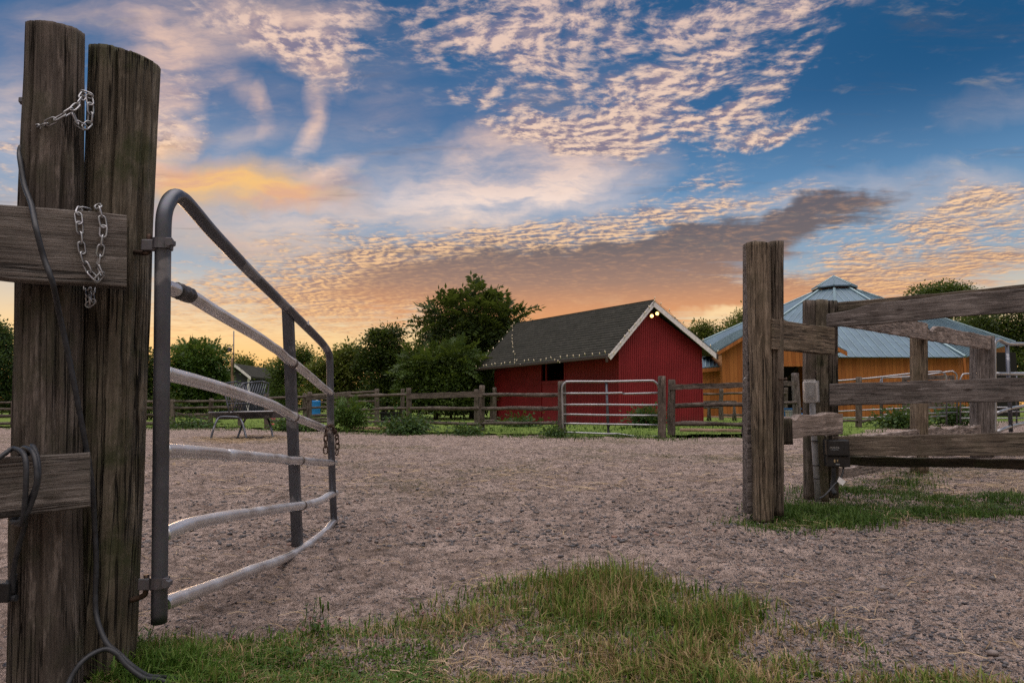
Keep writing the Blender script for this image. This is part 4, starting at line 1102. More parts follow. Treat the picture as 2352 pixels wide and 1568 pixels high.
# ------------------------------------------------------------------ red barn
def red_barn():
    Cc = gnd(1423, 974); Cc = at(1423, 930, 27.0); Cc.z = 0
    dS = Vector((-.52, .853, 0)).normalized(); dG = Vector((.853, .52, 0)).normalized()
    L, Wg = 9.95, 4.65
    gpk, zl, zr, zpk = 1.574, 3.07, 3.28, 4.78      # gable: offset of the peak, heights under the roof
    t = thing('barn', 'small red barn with dark shingle roof and white gable trim', 'barn', Cc)
    def wall(name, org, d, n, length, topf, openings=(), pitch=.1016):
        """grooved vertical siding: real grooves 15 mm wide"""
        V_, F_ = [], []
        xs = []
        k = 0
        while k * pitch < length:
            xs += [(k * pitch, 0), (k * pitch + .003, -.024), (k * pitch + .024, -.024), (k * pitch + .027, 0)]; k += 1
        xs.append((length, 0)); xs = [q for q in xs if q[0] <= length]
        def quad(x0, o0, x1, o1, lo0, hi0, lo1, hi1):
            b = len(V_)
            for x, o, z in ((x0, o0, lo0), (x1, o1, lo1), (x1, o1, hi1), (x0, o0, hi0)):
                p = org + d * x + n * o; V_.append(Vector((p.x, p.y, z)))
            F_.append((b, b + 1, b + 2, b + 3))
        for (x0, o0), (x1, o1) in zip(xs, xs[1:]):
            spans = [(-.1, None)]
            for (xa, xb, za, zb) in openings:
                if xa < (x0 + x1) / 2 < xb: spans = [(-.1, za), (zb, None)] if za > .15 else [(zb, None)]
            for lo, hi in spans:
                quad(x0, o0, x1, o1, lo, topf(x0) if hi is None else hi, lo, topf(x1) if hi is None else hi)
        mt = Matrix((d, -n, Vector((0, 0, 1)))).transposed().to_4x4(); mt.translation = org
        return obj(name, V_, F_, M['red'], t, mt)
    nS, nG = -dG, -dS
    # door bay on the long side: opening from px 1246 to 1294
    def s_of(px):
        k = (px - 1176) / F; return (Cc.x - k * Cc.y) / (k * dS.y - dS.x)
    s0, s1 = s_of(1296), s_of(1243)
    zt = 2.72
    wall('side_wall', Cc, dS, nS, L, lambda x: zl, [(s0, s1, -.1, zt)])
    wall('gable_wall', Cc, dG, nG, Wg, lambda x: zl + (zpk - zl) * x / gpk if x < gpk else zpk + (zr - zpk) * (x - gpk) / (Wg - gpk))
    e = Cc + dS * L
    V_ = [Cc + dG * Wg + Vector((0, 0, -.1)), e + dG * Wg + Vector((0, 0, -.1)), e + dG * Wg + Vector((0, 0, zr)), Cc + dG * Wg + Vector((0, 0, zr)),
          e + Vector((0, 0, -.1)), e + Vector((0, 0, zl)), e + dG * gpk + Vector((0, 0, zpk))]
    obj('back_wall', V_, [(0, 1, 2, 3), (4, 1, 2, 6, 5)], M['red'], t)
    # corner boards
    for nm, p in (('corner_board', Cc + dG * .0), ('corner_board', Cc + dG * (Wg - .0))):
        mt = Matrix((dG, dS, Vector((0, 0, 1)))).transposed().to_4x4(); mt.translation = p
        if p == Cc: V_, F_ = box_vf(mt, -.018, .05, -.018, .05, -.1, zl - .05)
        else: V_, F_ = box_vf(mt, -.05, .018, -.018, .05, -.1, zr - .05)
        obj(nm, V_, F_, M['red'], t, mt)
    # dutch door: lower leaf shut, upper open on a dark room
    mtS = Matrix((dS, dG, Vector((0, 0, 1)))).transposed().to_4x4(); mtS.translation = Cc      # x along the side, y into the barn
    zs = 1.86
    V_, F_ = merge([box_vf(mtS, s0, s1, .03, .06, .02, zs)]); dr = obj('door', V_, F_, M['red'], t, mtS)
    V_, F_ = box_vf(mtS, s0 + .03, s1 - .03, -.005, .03, zs - .09, zs + .05); obj('ledge', V_, F_, M['red'], dr, mtS)
    V_, F_ = merge([box_vf(mtS, s0 - .09, s0, -.02, .06, -.05, zt), box_vf(mtS, s1, s1 + .09, -.02, .06, -.05, zt), box_vf(mtS, s1 - .42, s1 - .36, .0, .05, zs + .05, zt), box_vf(mtS, s0 - .09, s1 + .09, -.02, .06, zt, zt + .1)])
    obj('door_frame', V_, F_, M['red'], t, mtS)
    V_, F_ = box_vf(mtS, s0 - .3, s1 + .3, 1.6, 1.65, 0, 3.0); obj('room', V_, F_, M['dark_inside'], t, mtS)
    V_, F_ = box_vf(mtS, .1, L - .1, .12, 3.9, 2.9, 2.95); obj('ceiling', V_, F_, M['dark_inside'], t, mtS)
    # roof slabs from the ridge down past the eaves, in sawtooth shingle courses
    ov, back = .36, .32
    R0 = Cc + dG * gpk - dS * ov + Vector((0, 0, 5.06)); R1 = Cc + dG * gpk + dS * (L + back) + Vector((0, 0, 5.20))
    EL0 = at(1397, 817, 0.0 + (Cc - dS * ov - dG * .42).y); EL1 = at(1095, 847, (e + dS * back - dG * .42).y)
    EL0 = Cc - dS * ov - dG * .86 + Vector((0, 0, EL0.z)); EL1 = e + dS * back - dG * .88 + Vector((0, 0, EL1.z))
    ER0 = Cc - dS * ov + dG * (Wg + .52) + Vector((0, 0, 3.05)); ER1 = e + dS * back + dG * (Wg + .52) + Vector((0, 0, 3.15))
    def slab(name, a0, a1, r0, r1, courses):
        """a = eave line, r = ridge line"""
        x = (a1 - a0).normalized(); yv = (r0 - a0); yv = (yv - x * yv.dot(x)).normalized(); nz = x.cross(yv)
        if nz.z < 0: nz = -nz
        mt = Matrix((x, yv, x.cross(yv))).transposed().to_4x4(); mt.translation = a0
        V_, F_ = [], []
        nx = 40
        for i in range(courses):
            for (u, lift) in ((i / courses, .020), ((i + 1) / courses + .0, .004)):
                for k in range(nx + 1):
                    p = a0.lerp(r0, u).lerp(a1.lerp(r1, u), k / nx)
                    V_.append(p + nz * (lift + (random.uniform(-.004, .004) if lift > .01 else 0)))
            b = len(V_) - 2 * (nx + 1)
            for k in range(nx):
                F_.append((b + k, b + k + 1, b + nx + 2 + k, b + nx + 1 + k))
                if i: F_.append((b - nx - 1 + k, b - nx + k, b + k + 1, b + k))
        dn = nz * -.06
        q = len(V_); V_ += [a0 + nz * .02, a1 + nz * .02, a1 + dn, a0 + dn, r0 + dn, r1 + dn, r0 + nz * .004, r1 + nz * .004]
        F_ += [(q, q + 1, q + 2, q + 3), (q + 3, q + 2, q + 5, q + 4), (q, q + 3, q + 4, q + 6), (q + 1, q + 2, q + 5, q + 7)]
        return obj(name, V_, F_, M['shingle'], t, mt)
    rf = slab('roof', EL0, EL1, R0, R1, 20); slab('roof', ER1, ER0, R1, R0, 24)
    V_, F_ = tube_vf([R0 + Vector((0, 0, .005)), R1 + Vector((0, 0, .005))], .035, 8); obj('ridge_cap', V_, F_, M['shingle'], rf, frame(R0, R1))
    # white rake boards on the gable, grey soffit, gutters
    for (p, q) in ((EL0, R0), (R0, ER0)):
        off = -dS * .015
        d = (q - p).normalized(); nn = d.cross(dS).normalized()
        if nn.z > 0: nn = -nn
        h = .20
        V_ = [p + off - Vector((0, 0, .02)), q + off - Vector((0, 0, .02)), q + off - Vector((0, 0, .27)), p + off + nn * h - Vector((0, 0, .02))]
        V_ += [v + dS * .03 for v in V_]
        F_ = [(0, 1, 2, 3), (4, 5, 6, 7), (0, 1, 5, 4), (1, 2, 6, 5), (2, 3, 7, 6), (3, 0, 4, 7)]
        obj('rake_board', V_, F_, M['white_paint'], t)
    for nm, (p, q) in (('gutter', (EL0, EL1)), ('gutter', (ER0, ER1))):
        o_ = -dG * .05 if p is EL0 else dG * .05
        A, B = p + o_ - Vector((0, 0, .05)), q + o_ - Vector((0, 0, .05))
        mt = frame(A, B); V_, F_ = box_vf(mt, 0, (B - A).length, -.05, .05, -.06, .045, .012); g = obj(nm, V_, F_, M['brown_gutter'], t, mt)
        V_, F_ = box_vf(frame(A, A + Vector((0, 0, -1))), 0, .22, -.05, .05, -.04, .05, .012); obj('downspout', V_, F_, M['brown_gutter'], g)
    # soffit on the long side, where the eave hides the wall top
    V_ = [Cc + Vector((0, 0, zl)), e + Vector((0, 0, zl)), EL1 - Vector((0, 0, .08)), EL0 - Vector((0, 0, .08))]; obj('soffit', V_, [(0, 1, 2, 3)], M['brown_gutter'], t)
    V_ = [Cc + dG * Wg + Vector((0, 0, zr)), e + dG * Wg + Vector((0, 0, zr)), ER1 - Vector((0, 0, .09)), ER0 - Vector((0, 0, .09))]; obj('soffit', V_, [(0, 1, 2, 3)], M['brown_gutter'], t)
    # flood lights high on the gable
    def on_gable(px, py, off=.0):
        v = ray(px, py); o = Vector((0, 0, EYE)); return o + v * ((Cc + nG * off - o).dot(nG) / v.dot(nG))
    fl = thing('flood_light', 'lit twin flood light under the peak of the red barn gable', 'flood light', on_gable(1499, 718))
    V_, F_ = tube_vf([on_gable(1497, 722, .0), on_gable(1497, 722, .05)], .09, 12); obj('mount', V_, F_, M['brown_gutter'], fl)
    for px, py, dx in ((1497, 725.5, -.3), (1509.5, 720, .5)):
        c = on_gable(px, py, .22); d = Vector((-c.x * .7 + dx * 8, -c.y, -4)).normalized()
        V_, F_ = tube_vf([c - d * .16, c - d * .10, c], [.03, .05, .075], 16); h = obj('lamp_housing', V_, F_, M['white_paint'], fl, frame(c - d * .16, c), True)
        V_, F_ = tube_vf([c + d * .002, c + d * .02, c + d * .034], [.071, .058, .015], 16); obj('bulb', V_, F_, M['lamp'], h, frame(c, c + d), True)
        V_, F_ = tube_vf([on_gable(1497, 722, .05), c - d * .15], .018, 8); obj('arm', V_, F_, M['brown_gutter'], h)
    # string of bulbs along eave and rakes
    def string(label, path, n, cone=.05, sag=.03):
        s_ = thing('light_string', label, 'string lights', path[0])
        wire, pts = [], []
        tot = sum((b - a).length for a, b in zip(path, path[1:])); 
        for a, b in zip(path, path[1:]):
            k = max(2, int(n * (b - a).length / tot))
            for i in range(k): pts.append(a.lerp(b, i / k))
        pts.append(path[-1])
        pts = [p + Vector((random.uniform(-.03, .03), random.uniform(-.02, .02), random.uniform(-sag, sag))) for p in pts]
        tube('wire', pts, .006, M['wire'], s_, n=5)
        up0 = (Vector((0, 0, 1)) - dG * .3).normalized()
        bm_v, bm_f = tube_vf([Vector((0, 0, 0)), Vector((.045, 0, 0)), Vector((.05, 0, 0)), Vector((.08, 0, 0)), Vector((.125, 0, 0))], [.013, .013, .021, .024, .005], 7)
        me = mesh_data('bulb', bm_v, bm_f, M['cream'], True)
        for i, p in enumerate(pts):
            dd = Vector((random.uniform(-.5, .5), random.uniform(-.5, .2), 1 if random.random() < .86 else -1)).normalized()
            link(bpy.data.objects.new('bulb', me), s_, frame(p, p + dd))
    n1 = Vector((0, 0, .05)) - dG * .08
    string('string of cream bulbs along the eave of the red barn, then up the shingles', [EL0 + n1, EL0.lerp(EL1, .28) + n1, EL0.lerp(EL1, .30) - Vector((0, 0, .12)) - dG * .08, EL0.lerp(EL1, .35) + n1, EL1 + n1], 26)
    lift = Vector((0, 0, .07)) - dG * .03
    vpx = [(1186, 833), (1181, 815), (1178, 790), (1178, 765), (1180, 748)]
    pl_n = (EL1 - EL0).cross(R0 - EL0).normalized()
    def on_roof(px, py):
        v = ray(px, py); o = Vector((0, 0, EYE)); return o + v * ((EL0 - o).dot(pl_n) / v.dot(pl_n)) + lift
    string('string of cream bulbs hanging straight down the shingles of the red barn roof', [on_roof(*p) for p in vpx], 15)
    string('string of cream bulbs along the far left roof edge of the red barn', [EL1 + lift, EL1.lerp(R1, .97) + lift], 9)
    string('string of small bulbs along the white left rake of the red barn gable', [EL0 - dS * .06 - Vector((0, 0, .08)), R0 - dS * .06 - Vector((0, 0, .10))], 9)
    string('string of small bulbs along the right rake of the red barn gable', [R0 - dS * .04 + Vector((0, 0, .02)), ER0 - dS * .04 + Vector((0, 0, .02))], 9)
red_barn()

# ------------------------------------------------------------------ round barn
def ribbed(name, parent, e0, e1, t0, t1, mat, rib=.30, ribw=.035, ribh=.03, th=.06, ribs=True):
    """sheet metal roof facet: eave e0-e1, top t0-t1, ribs running up the slope"""
    e0, e1, t0, t1 = map(Vector, (e0, e1, t0, t1))
    x = (e1 - e0).normalized(); n = (e1 - e0).cross(t0 + t1 - e0 - e1).normalized()
    if n.z < 0: n = -n
    yv = n.cross(x)
    mt = Matrix((x, yv, n)).transposed().to_4x4(); mt.translation = e0
    V_ = [e0, e1, t1, t0] + [p - n * th for p in (e0, e1, t1, t0)]
    F_ = [(0, 1, 2, 3), (7, 6, 5, 4), (0, 4, 5, 1), (1, 5, 6, 2), (2, 6, 7, 3), (3, 7, 4, 0)]
    o = obj(name, V_, F_, mat, parent, mt)
    if ribs:
        inv = mt.inverted(); P = [inv @ p for p in (e0, e1, t1, t0)]
        L = P[1].x; H = (P[2].y + P[3].y) / 2
        parts = []; k = rib / 2
        while k < L:
            # ribs follow the fall line; clip at the hips
            if k < P[3].x: top = H * k / max(P[3].x, 1e-6)
            elif k > P[2].x: top = H * (L - k) / max(L - P[2].x, 1e-6)
            else: top = H
            if top > .15: parts.append(box_vf(mt, k - ribw / 2, k + ribw / 2, .0, top, .002, ribh))
            k += rib
        V_, F_ = merge(parts); obj('roof_rib', V_, F_, M['metal_rib'], o, mt)
    return o
def siding(name, parent, p0, p1, topf, mat=None, z0=-.1, openings=()):
    p0, p1 = Vector(p0), Vector(p1); p0.z = p1.z = 0
    d = (p1 - p0).normalized(); L = (p1 - p0).length; n = Vector((-d.y, d.x, 0))
    xs = sorted({0, L, *[q for o in openings for q in o[:2]], *np.linspace(0, L, 25)})
    V_, F_ = [], []
    for a, b in zip(xs, xs[1:]):
        spans = [(z0, None)]
        for xa, xb, za, zb in openings:
            if xa <= (a + b) / 2 <= xb: spans = [(zb, None)]
        for lo, hi in spans:
            k = len(V_)
            for x, z in ((a, lo), (b, lo), (b, topf(b)), (a, topf(a))):
                q = p0 + d * x; V_.append(Vector((q.x, q.y, z)))
            F_.append((k, k + 1, k + 2, k + 3))
    mt = Matrix((d, n, Vector((0, 0, 1)))).transposed().to_4x4(); mt.translation = p0
    return obj(name, V_, F_, mat or M['pine'], parent, mt)
def round_barn():
    Dc = 56.0
    ctr = at(1928, 930, Dc); ctr.z = 0
    t = thing('round_barn', 'large round barn of orange pine boards with a blue grey steel roof and cupola', 'barn', ctr)
    vd = Vector((ctr.x, ctr.y, 0)).normalized(); rt = Vector((vd.y, -vd.x, 0))
    def ringpt(deg, r, z):
        a = R(deg); p = ctr + rt * (r * math.sin(a)) - vd * (r * math.cos(a)); p.z = z; return p
    ZT = 10.25; rT = 1.55
    tops = {d: ringpt(d, rT, ZT) for d in range(-180, 181, 45)}
    RB = 11.9
    eave = {d: ringpt(d, RB, 4.0) for d in range(-180, 181, 45)}
    eave[45] = at(2217, 820, .80 * Dc)
    eave[90] = at(2332, 787, .905 * Dc); eave[135] = ringpt(135, 14.5, 4.6); eave[-90] = at(1600, 790, 1.02 * Dc)
    degs = [-180, -135, -90, -45, 0, 45, 90, 135]
    for d in degs:
        d2 = d + 45
        rf = ribbed('roof', t, eave[d], eave[d2 if d2 < 180 else -180], tops[d], tops[d2 if d2 < 180 else -180], M['metal_roof'], rib=.42 if d == 45 else .5, ribw=.07 if d == 45 else .04, ribh=.05 if d == 45 else .03, ribs=abs(d + 22) < 120)
        if d in (-45, 0, 45, -90, 90):
            a, b = eave[d] + Vector((0, 0, .03)), tops[d] + Vector((0, 0, .03)); V_, F_ = tube_vf([a, b], .11, 6); obj('hip_cap', V_, F_, M['metal_rib'], rf, frame(a, b))
    for d in degs:
        d2 = d + 45 if d + 45 < 180 else -180
        i0, i1 = ctr.lerp(Vector((eave[d].x, eave[d].y, 0)), .955), ctr.lerp(Vector((eave[d2].x, eave[d2].y, 0)), .955)
        zz = [eave[d].z, eave[d2].z]
        Lw = (i1 - i0).length
        siding('wall', t, i0, i1, lambda x, zz=zz, Lw=Lw: zz[0] + (zz[1] - zz[0]) * x / Lw + .10)
    # right end of the front wall: a dark doorway with a white frame beyond the corner
    # cupola
    cu = thing
    cb = [ringpt(d, 1.75, ZT + .25) for d in degs]; ct = ringpt(0, 0, 0); ct = Vector((ctr.x, ctr.y, 11.55))
    V_ = cb + [ct] + [p - Vector((0, 0, .10)) for p in cb]
    F_ = [(i, (i + 1) % 8, 8) for i in range(8)] + [(i, 9 + i, 9 + (i + 1) % 8, (i + 1) % 8) for i in range(8)]
    cup = obj('cupola_roof', V_, F_, M['metal_roof'], t)
    for p in cb:
        V_, F_ = tube_vf([p + Vector((0, 0, .02)), ct], .05, 5); obj('hip_cap', V_, F_, M['metal_rib'], cup, frame(p, ct))
    w0 = [ringpt(d, 1.35, ZT - .1) for d in degs]; w1 = [ringpt(d, 1.35, ZT + .35) for d in degs]
    obj('cupola_wall', w0 + w1, [(i, (i + 1) % 8, 8 + (i + 1) % 8, 8 + i) for i in range(8)], M['brown_gutter'], t)
    # gabled entrance wing on the left
    Yw = 43.0
    g0, g1 = at(1660, 900, Yw), at(1926, 900, Yw - .5); g0.z = g1.z = 0
    pk = at(1775, 735, Yw); dw = (g1 - g0).normalized(); nw = Vector((-dw.y, dw.x, 0))
    pkx = (pk - g0).dot(dw); zl, zr = at(1660, 800, Yw).z, at(1926, 800, Yw).z
    Lg = (g1 - g0).length
    tf = lambda x: zl + (pk.z - zl) * x / pkx if x < pkx else pk.z + (zr - pk.z) * (x - pkx) / (Lg - pkx)
    ox0, ox1 = (at(1795, 900, Yw) - g0).dot(dw), (at(1856, 900, Yw) - g0).dot(dw); oz = at(1800, 842, Yw).z
    siding('wall', t, g0, g1, tf, openings=[(ox0, ox1, 0, oz)])
    mw_ = Matrix((dw, nw, Vector((0, 0, 1)))).transposed().to_4x4(); mw_.translation = g0
    V_, F_ = merge([box_vf(mw_, ox0 - .22, ox0, -.06, .05, 0, oz + .2), box_vf(mw_, ox1, ox1 + .22, -.06, .05, 0, oz + .2), box_vf(mw_, ox0, ox1, -.06, .05, oz, oz + .2)]); obj('door_frame', V_, F_, M['pine'], t, mw_)
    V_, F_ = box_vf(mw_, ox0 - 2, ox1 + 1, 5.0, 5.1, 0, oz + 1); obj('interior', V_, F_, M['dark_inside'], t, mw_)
    V_, F_ = tube_vf([mw_ @ Vector((ox0 + .5, 1.5, oz - 1.0)), mw_ @ Vector((ox0 + 1.5, 1.5, oz + .1))], .1, 6); obj('brace', V_, F_, M['timber_dark'], t)
    back = nw * 11.0; ovh = -nw * .45
    a0 = g0 - dw * .55 + Vector((0, 0, zl - .30)); b0 = g1 + dw * .45 + Vector((0, 0, zr - .22)); p0 = g0 + dw * pkx + Vector((0, 0, pk.z + .22))
    ribbed('roof', t, a0 + back, a0 + ovh, p0 + back, p0 + ovh, M['metal_roof'], rib=.32, ribw=.05, ribh=.05)
    ribbed('roof', t, b0 + ovh, b0 + back, p0 + ovh, p0 + back, M['metal_roof'], rib=.40)
    for p, q in ((a0, p0), (p0, b0)):
        p, q = p + ovh - Vector((0, 0, .075)), q + ovh - Vector((0, 0, .075)); o_ = -nw * .02
        V_ = [p + o_, q + o_, q + o_ - Vector((0, 0, .26)), p + o_ - Vector((0, 0, .22))]; V_ += [v + nw * .05 for v in V_]
        obj('rake_board', V_, [(0, 1, 2, 3), (4, 5, 6, 7), (0, 1, 5, 4), (1, 2, 6, 5), (2, 3, 7, 6), (3, 0, 4, 7)], M['pine'], t)
    e = g0.copy(); siding('wall', t, g0 + back, g0, lambda x: zl)
    # low lean-to at the far left
    Yl = 44.5
    l0, l1 = at(1596, 900, Yl), at(1663, 900, Yl - .6); l0.z = l1.z = 0
    zlt = at(1640, 846, Yl).z
    siding('wall', t, l0, l1, lambda x: zlt + .1)
    ea, eb = l0 + Vector((0, -.4, zlt)), l1 + Vector((.1, -.4, zlt + .12))
    ribbed('roof', t, ea, eb, ea + Vector((1.2, 4.2, 1.25)), eb + Vector((.6, 4.2, 1.2)), M['metal_roof'], rib=.24, ribw=.06, ribh=.05)
    V_, F_ = box_vf(frame(ea - Vector((0, .03, .18)), eb - Vector((0, .03, .18))), 0, (eb - ea).length, -.03, .03, -.12, .12); obj('fascia', V_, F_, M['pine'], t)
    # right: dark doorway and white trim round the corner of the front wall, brown soffit under the long eave
    f0 = at(2219, 900, .80 * Dc - .05); f0.z = 0
    V_, F_ = box_vf(Matrix.Translation(f0), -.08, .08, -.04, .04, 0, 3.9); obj('corner_trim', V_, F_, M['pine'], t)
    for px in (2238, 2247):
        q = at(px, 900, .815 * Dc); q.z = 0; V_, F_ = box_vf(Matrix.Translation(q), -.07, .07, -.04, .04, 0, 4.2); obj('door_trim', V_, F_, M['white_paint'], t)
    q = at(2225, 900, .83 * Dc); q.z = 0
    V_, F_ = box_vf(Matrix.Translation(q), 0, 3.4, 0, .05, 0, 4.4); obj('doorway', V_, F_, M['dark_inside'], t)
round_barn()

# ------------------------------------------------------------------ small things across the yard
def utility_pole():
    p = gnd(534, 961); Y = p.y
    t = thing('utility_pole', 'wooden pole with a thin dark mast and small camera, behind the hay feeder', 'pole', p)
    pole('pole', t, (p.x, p.y, 0), at(534, 822, Y), .10, .09, M['raw_timber'], n=12, k=8, rough=.04)
    tube('mast', [at(536.5, 862, Y - .1), at(537, 760, Y - .1)], .035, M['bolt'], t, n=8)
    c = at(528, 803, Y - .1); mt = Matrix.Translation(c) @ Matrix.Rotation(R(20), 4, 'Y')
    V_, F_ = box_vf(mt, -.07, .07, -.16, .16, -.12, .12, .02); cm = obj('camera_housing', V_, F_, M['bolt'], t, mt)
    V_, F_ = tube_vf([c, at(536, 812, Y - .1)], .02, 6); obj('bracket', V_, F_, M['bolt'], cm)
utility_pole()
def dark_house():
    Y = 62.0
    t = thing('house', 'dark grey house gable with white roof trim seen between the trees', 'house', at(545, 951, Y))
    k = Y / F
    c = at(541, 900, Y); c.z = 0; hw = 30 * k; ze, zp = at(573, 866, Y).z, at(541, 842, Y).z
    V_ = [c + Vector((-hw, 0, 0)), c + Vector((hw, 0, 0)), c + Vector((hw, 0, ze)), c + Vector((0, 0, zp)), c + Vector((-hw, 0, ze))]
    V_ += [v + Vector((0, 9, 0)) for v in V_]
    obj('wall', V_, [(0, 1, 2, 3, 4), (5, 6, 7, 8, 9), (0, 1, 6, 5), (1, 2, 7, 6), (4, 0, 5, 9)], M['dark_house'], t)
    for s in (-1, 1):
        a, b = c + Vector((s * (hw + .3), -.35, ze - .12)), c + Vector((0, -.35, zp + .1))
        V_ = [a, b, b + Vector((0, 9.6, 0)), a + Vector((0, 9.6, 0))]; V_ += [v + Vector((0, 0, .18)) for v in V_]
        rf = obj('roof', V_, [(0, 1, 2, 3), (4, 5, 6, 7), (0, 1, 5, 4), (1, 2, 6, 5), (2, 3, 7, 6), (3, 0, 4, 7)], M['shingle'], t)
        V_ = [v + Vector((0, -.04, 0)) for v in (a - Vector((0, 0, .14)), b - Vector((0, 0, .14)), b + Vector((0, 0, .13)), a + Vector((0, 0, .13)))]; V_ += [v + Vector((0, .03, 0)) for v in V_]
        obj('rake_trim', V_, [(0, 1, 2, 3), (4, 5, 6, 7), (0, 1, 5, 4), (1, 2, 6, 5), (2, 3, 7, 6), (3, 0, 4, 7)], M['white_paint'], rf)
    V_, F_ = box_vf(Matrix.Translation(c), hw - .12, hw + .04, -.06, .1, 0, ze - .1); obj('corner_trim', V_, F_, M['white_paint'], t)
dark_house()
def drum(label, px, y0, y1, w, Y, mat, cat='barrel'):
    b = at(px, y1, Y); h = (y1 - y0) / F * Y; r = w / 2 / F * Y
    t = thing('barrel', label, cat, b)
    rr = [r * .9, r, r * 1.04, r, r, r * 1.05, r, r, r * 1.04, r, r * .9]; zz = [0, .03, .08, .12, .45, .5, .55, .88, .92, .97, 1]
    V_, F_ = tube_vf([b + Vector((0, 0, q * h)) for q in zz], rr, 18); obj('drum', V_, F_, M[mat], t, None, True)
    V_, F_ = tube_vf([b + Vector((r * .4, -.1, h)), b + Vector((r * .4, -.1, h + .03))], .04, 8); obj('bung', V_, F_, M['white_plastic'], t)
drum('tall bright blue plastic barrel behind the rails left of the green shrub', 725, 920, 958, 20, 25.0, 'blue_plastic')
def tub(name, label, cat, px, y0, y1, w, Y, mat, dep=.6, taper=.9):
    b = at(px, y1, Y); h = (y1 - y0) / F * Y; hw = w / 2 / F * Y
    t = thing(name, label, cat, b)
    mt = Matrix.Translation(b)
    bm = bmesh.new()
    def ring(k, z): return [bm.verts.new((sx * hw * k, dep / 2 + sy * dep / 2 * k, z)) for sx, sy in ((-1, -1), (1, -1), (1, 1), (-1, 1))]
    rs = [ring(taper, 0), ring(1, h), ring(1.06, h), ring(1.06, h - .06), ]
    inn = [ring(.95, h), ring(taper * .93, .04)]
    def bridge(a, b_):
        for i in range(4): bm.faces.new((a[i], a[(i + 1) % 4], b_[(i + 1) % 4], b_[i]))
    bridge(rs[0], rs[1]); bridge(rs[1], rs[3]); bridge(rs[3], rs[2]); bridge(rs[2], inn[0]); bridge(inn[0], inn[1]); bm.faces.new(inn[1]); bm.faces.new(rs[0][::-1])
    bm.verts.index_update(); V_ = [mt @ v.co for v in bm.verts]; F_ = [tuple(v.index for v in f.verts) for f in bm.faces]; bm.free()
    obj('body', V_, F_, M[mat], t, mt)
    parts = []
    for k in np.linspace(-.7, .7, 5): parts.append(box_vf(mt, k * hw - .02, k * hw + .02, -.01 + dep * .5 * (1 - 1), .02, .05 * h, h * .8))
    V_, F_ = merge(parts); obj('rib', V_, F_, M[mat], t, mt)
tub('water_trough', 'black rubber water trough between the posts of the split rail fence', 'trough', 895, 946, 974, 46, 26.5, 'black_plastic', .8)
tub('storage_bin', 'dark blue plastic bin on the grass behind the tall gate post', 'bin', 1819, 937, 966, 44, 30.0, 'blue_dark')
tub('crate', 'small grey plastic crate standing in front of the dark blue bin', 'crate', 1823, 942, 968, 20, 28.5, 'grey_crate', .4)
tub('basin', 'low bright blue plastic basin on the grass right of the dark blue bin', 'basin', 1856, 949, 957, 30, 29.0, 'blue_plastic', .7)
def tarp():
    c = gnd(1640, 945); t = thing('tarp', 'crumpled white tarp on the grass right of the red barn', 'tarp', c)
    V_, F_ = [], []
    w = W(5, 2.5); w2 = W(5, 3.5)
    for i in range(20):
        for j in range(10):
            x, y = (i / 19 - .5) * 3.0, (j / 9 - .5) * 2.0
            fall = max(0, 1 - (2 * x / 3) ** 2) * max(0, 1 - y * y)
            V_.append(c + Vector((x, y, .055 + fall * (.22 + .10 * w(x * 2 + y) + .08 * w2(y * 3 - x)))))
    F_ = [(i * 10 + j, i * 10 + 10 + j, i * 10 + 11 + j, i * 10 + 1 + j) for i in range(19) for j in range(9)]
    obj('sheet', V_, F_, M['tarp'], t, None, True)
tarp()
def bench():
    Y = 32.0; t = thing('bench', 'low grey plank bench behind the rails right of the red barn', 'bench', at(1655, 960, Y))
    pboard('seat', t, 1622, 920, 926, Y, 1692, 920, 927, Y, .5, M['board_grey'], wob=.006)
    for px in (1628, 1686):
        pole('leg', t, at(px - 2, 966, Y + .1), at(px, 926, Y + .1), .05, .05, M['board_grey'], n=8, k=3); pole('leg', t, at(px + 4, 966, Y + .4), at(px, 926, Y + .4), .05, .05, M['board_grey'], n=8, k=3)
bench()
def short_post():
    p = gnd(49.5, 996); t = thing('post', 'short raw timber post standing alone in the gravel at the far left', 'post', p)
    pole('post', t, (p.x, p.y, -.1), at(49.5, 918, p.y), .068, .066, M['raw_timber'], n=16, k=8, rough=.03, flat=.9)
    q = at(46, 916, p.y); V_, F_ = box_vf(Matrix.Translation(q), -.03, .03, -.03, .03, -.01, .05); obj('cap', V_, F_, M['bolt'], t)
short_post()
def ribbon():
    Y = gnd(613, 986).y - .15; c = at(627, 960, Y); t = thing('ribbon', 'bright pink marker ribbon hanging on the fence right of the hay feeder', 'ribbon', c)
    for (x0, x1, y0, y1) in ((621, 632, 955, 963), (622, 630, 971, 975)):
        board('strip', t, at(x0, y1, Y), at(x0, y0, Y), at(x1, y1, Y), at(x1, y0, Y), .01, M['pink'], wob=.012, nx=12, bev=.001)
ribbon()
def timber(label, xl, yl, xr, yr):
    a, b = gnd(xl, yl), gnd(xr, yr); t = thing('edging_timber', label, 'timber', a)
    pole('timber', t, a + Vector((0, 0, .05)), b + Vector((0, 0, .05)), .075, .075, M['raw_timber'], n=10, k=16, rough=.05, flat=.9)
timber('landscape timber lying along the foot of the fence right of the steel gate', 1562, 993, 1712, 995)
timber('landscape timber edging lying below the rails behind the weeds', 810, 988, 985, 991)
timber('landscape timber on the lawn right of the red barn', 1628, 960, 1800, 962)

